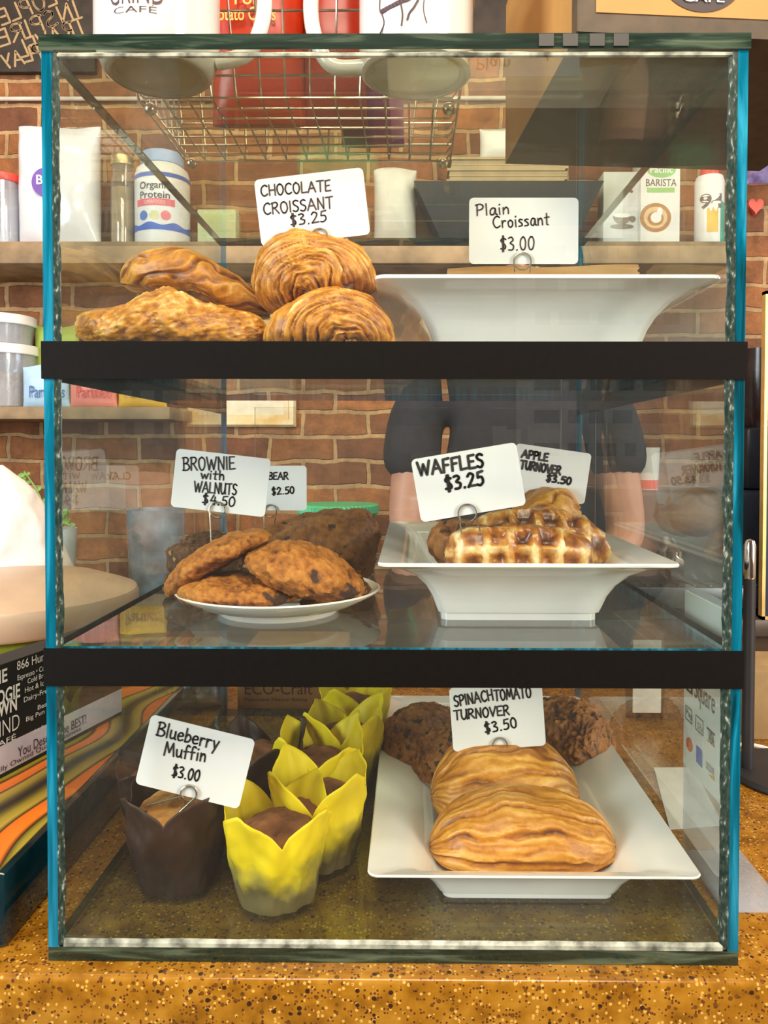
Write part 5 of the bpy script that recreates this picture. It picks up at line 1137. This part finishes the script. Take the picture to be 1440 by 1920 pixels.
for t, x, y, x1, y1, hp, b0 in (('866 Hunts', 30, 1257, 92, 1230, 17, .0), ('Espresso • Corta', 31, 1276, 92, 1252, 10, 0), ('Cold Brew', 50, 1282, 90, 1268, 10, 0), ('Hot & Iced', 45, 1299, 90, 1282, 10, 0), ('Dairy-Free', 43, 1317, 92, 1300, 10, 0), ('Bean', 69, 1331, 92, 1323, 9, 0), ('Big Pun T', 47, 1353, 92, 1338, 9, 0), ('the Free', 60, 1377, 92, 1366, 9, 0),
                              ('THE', -30, 1292, 12, 1276, 24, .02), ('BOOGIE', -36, 1335, 36, 1303, 26, .02), ('DOWN', -36, 1358, 30, 1331, 26, .03), ('GRIND', -36, 1398, 35, 1372, 30, -.01), ('CAFÉ', -20, 1408, 28, 1390, 10, 0)):
    bt(t, x, y, x1, y1, hp*u, 0, b0)
bt('You Deserve the BEST!', 32, 1420, 160, 1360, 19*u, 1); bt('Locally Owned Quality Business', -30, 1462, 150, 1372, 9*u, 1)
lettering(s, [m_card, M('dark_plum_ink', (.05, .02, .05))], root)
# round container
cx, cy = at(12, 1110, Y=.52).x, .52; rr = at(246, 1105, Y=.52).x - cx; zr = at(240, 1112, Y=.52).z
root = thing('cake_container', 'large round container with a cream lid and green base at the left edge', 'container', (cx, cy, ZT + .0004))
bm = BM(); bm.lathe([(rr*.90, 0), (rr*.93, .004), (rr*.96, zr - ZT - .03), (0, zr - ZT - .029)], (cx, cy), 72, ZT + .0004); obj('base', bm, M('olive_green_plastic', (.20, .24, .02), .4), root)
bm = BM(); bm.lathe([(rr*.985, -.034), (rr, -.030), (rr, -.004), (rr*.985, .002), (rr*.93, .006), (rr*.70, .020), (rr*.35, .027), (0, .029)], (cx, cy), 72, zr); obj('lid', bm, M('cream_plastic', (.60, .43, .29), .3, var=.05), root)
tb = at(-15, 1000, Y=.95); rows = []
zt_ = at(20, 872, Y=.95).z
for j_ in range(36):
    t_ = j_/35; R_ = .15*(1 - t_)**1.3 + .07*(1 - t_**8) + .002; row = []
    for k in range(90):
        th = 2*PI*k/90; d_ = Vector((math.cos(th), math.sin(th)*.7, 0)); P_ = Vector((tb.x, .95, ZB)) + d_*R_ + Vector((.02*t_, 0, (zt_ - ZB)*t_))
        row.append(P_ + d_*(.012*noise.ridged_multi_fractal(P_*14, 1.0, 2.0, 4, 1.0, 2.0) - .012)*(1 - .5*t_))
    rows.append(row)
bm = BM(); v = bm.grid(rows, close_v=True); bm.cap(v[0]); bm.cap(v[-1])
props(obj('tissue_paper', bm, M('white_tissue', (.80, .76, .74), .8, var=.04)), 'heap of crumpled white tissue paper behind the round container', 'paper')
# plant
cx, r = cylspan(62, 140, 1.36); zt = hpx(992, 1.36)
root = thing('potted_herb', 'small potted herb with thin green sprigs at left on the back counter', 'plant', (cx, 1.36, ZB))
bm = BM(); bm.lathe([(r*.75, 0), (r*.78, .004), (r, zt - ZB), (r*.9, zt - ZB), (r*.85, zt - ZB - .02), (0, zt - ZB - .02)], (cx, 1.36), 40, ZB); obj('pot', bm, M('pale_blue_pot', (.62, .70, .74), .4), root)
st = BM(); lf = BM()
for px, py in ((28, 940), (38, 902), (45, 884), (30, 965), (46, 985), (55, 950), (22, 925), (120, 965), (132, 985), (110, 940), (70, 960), (44, 1010), (36, 1000)):
    tip = at(px, py, Y=1.34); b0 = Vector((cx + random.uniform(-.02, .02), 1.36, zt - .02)); mid = b0.lerp(tip, .5) + Vector((random.uniform(-.02, .02), 0, .02)); path = catmull([b0, mid, tip], 6); st.tube(path, .0022, 6)
    for q_ in path[5::2]:
        for k in range(2):
            dr = Vector((random.uniform(-1, 1), random.uniform(-.6, .3), random.uniform(-.2, .8))).normalized(); sd = dr.cross(Vector((0, -1, .3))).normalized(); L_ = random.uniform(.014, .024)
            pt = [q_, q_ + dr*L_*.4 + sd*L_*.32, q_ + dr*L_*.8 + sd*L_*.2, q_ + dr*L_, q_ + dr*L_*.8 - sd*L_*.2, q_ + dr*L_*.4 - sd*L_*.32]; lf.prism(pt, (0, .0006, 0))
obj('stems', st, M('green_stem', (.30, .42, .12), .6), root); obj('leaves', lf, M('herb_leaf', (.18, .42, .08), .5, var=.3, scale=40), root, smooth=False)
# clear tub and green-lidded jar on the back counter
cx, r = cylspan(238, 345, 1.36); zt = hpx(955, 1.36)
root = thing('ice_tub', 'clear bluish plastic tub on the back counter behind the cookies', 'tub', (cx, 1.36, ZB))
bm = BM(); bm.lathe([(r*.85, 0), (r*.88, .004), (r, zt - ZB), (r*.95, zt - ZB), (r*.83, .008), (0, .008)], (cx, 1.36), 48, ZB); obj('tub_wall', bm, M('blue_clear_tub', (.30, .45, .60), .12, color2=(.10, .16, .22), scale=16, coat=.5), root)
cx, r = cylspan(560, 708, 1.38); zt = hpx(945, 1.38); zl = hpx(963, 1.38)
root = thing('storage_jar', 'wide jar with a ribbed green lid on the back counter behind the bear claw', 'jar', (cx, 1.38, ZB))
bm = BM(); bm.lathe([(r*.9, 0), (r*.93, .005), (r*.93, zl - ZB)], (cx, 1.38), 48, ZB); obj('jar_body', bm, M('brown_jar', (.12, .07, .035), .3), root)
bm = BM(); rows = [[Vector((cx + (r + .003*(k % 2) - dr)*math.cos(2*PI*k/120), 1.38 + (r + .003*(k % 2) - dr)*math.sin(2*PI*k/120), z)) for k in range(120)] for z, dr in ((zl - .001, .004), (zl + .003, 0), (zt - .003, 0), (zt, .004))]
v = bm.grid(rows, close_v=True); bm.cap(v[0]); bm.cap(v[-1]); obj('lid', bm, M('mint_green_plastic', (.08, .52, .25), .4), root, smooth=False)

# ---- the room behind the camera, seen only as reflections in the panes
def wallboard(x0, x1, z0, z1, mat, label, rows):
    bm = BM(); bm.box(x0, x1, -2.998, -2.97, z0, z1, bev=.004); o = props(obj('menu_poster', bm, mat), label, 'poster'); s = BM()
    for k in range(rows):
        z = z1 - (z1 - z0)*(k + 1)/(rows + 1); x = x0 + .08
        while x < x1 - .12: w = random.uniform(.05, .16); s.box(x, min(x + w, x1 - .06), -2.9695, -2.968, z, z + (z1 - z0)/(rows + 1)*.4); x += w + .04
    obj('printed_lines', s, m_card if mat is MATS['slate'] else m_ink, o, smooth=False)
wallboard(-1.5, -.5, .3, 1.6, MATS['slate'], 'large black menu poster on the wall facing the counter, left one', 8)
wallboard(.5, 1.3, .2, 1.4, m_card, 'white printed poster on the wall facing the counter, right one', 7)
wallboard(-.3, .3, .9, 1.7, M('blue_poster', (.03, .12, .35), .5), 'blue printed poster on the wall facing the counter, middle one', 4)

# ---- members of a kind share a group
GROUPS = {'price_card': 'handwritten price cards', 'wire_card_clip': 'wire clips holding the price cards', 'chocolate_croissant': 'chocolate croissants piled on the top shelf',
 'cookie': 'cookies on the round plate', 'brownie': 'brownies stacked behind the cookies', 'bear_claw': 'bear claw pastries behind the cookies', 'waffle': 'waffles in the middle platter', 'spinach_turnover': 'golden spinach turnovers on the long platter',
 'savoury_turnover': 'brown spotted turnovers on the long platter', 'muffin': 'muffins in paper wrappers', 'serving_platter': 'white rectangular platters in the case', 'snack_bag': 'snack bags in the wire basket',
 'coffee_mug': 'mugs on top of the case', 'snack_packet': 'packets on the short wall shelf', 'deli_tub': 'stacked tubs on the short wall shelf', 'milk_carton': 'milk cartons on the upper shelf', 'wall_shelf': 'wooden wall shelves', 'menu_poster': 'posters on the facing wall', 'chalkboard': 'dark boards high on the brick wall'}
for o in S.objects:
    if o.parent is None and o.name.split('.')[0] in GROUPS: o['group'] = GROUPS[o.name.split('.')[0]]
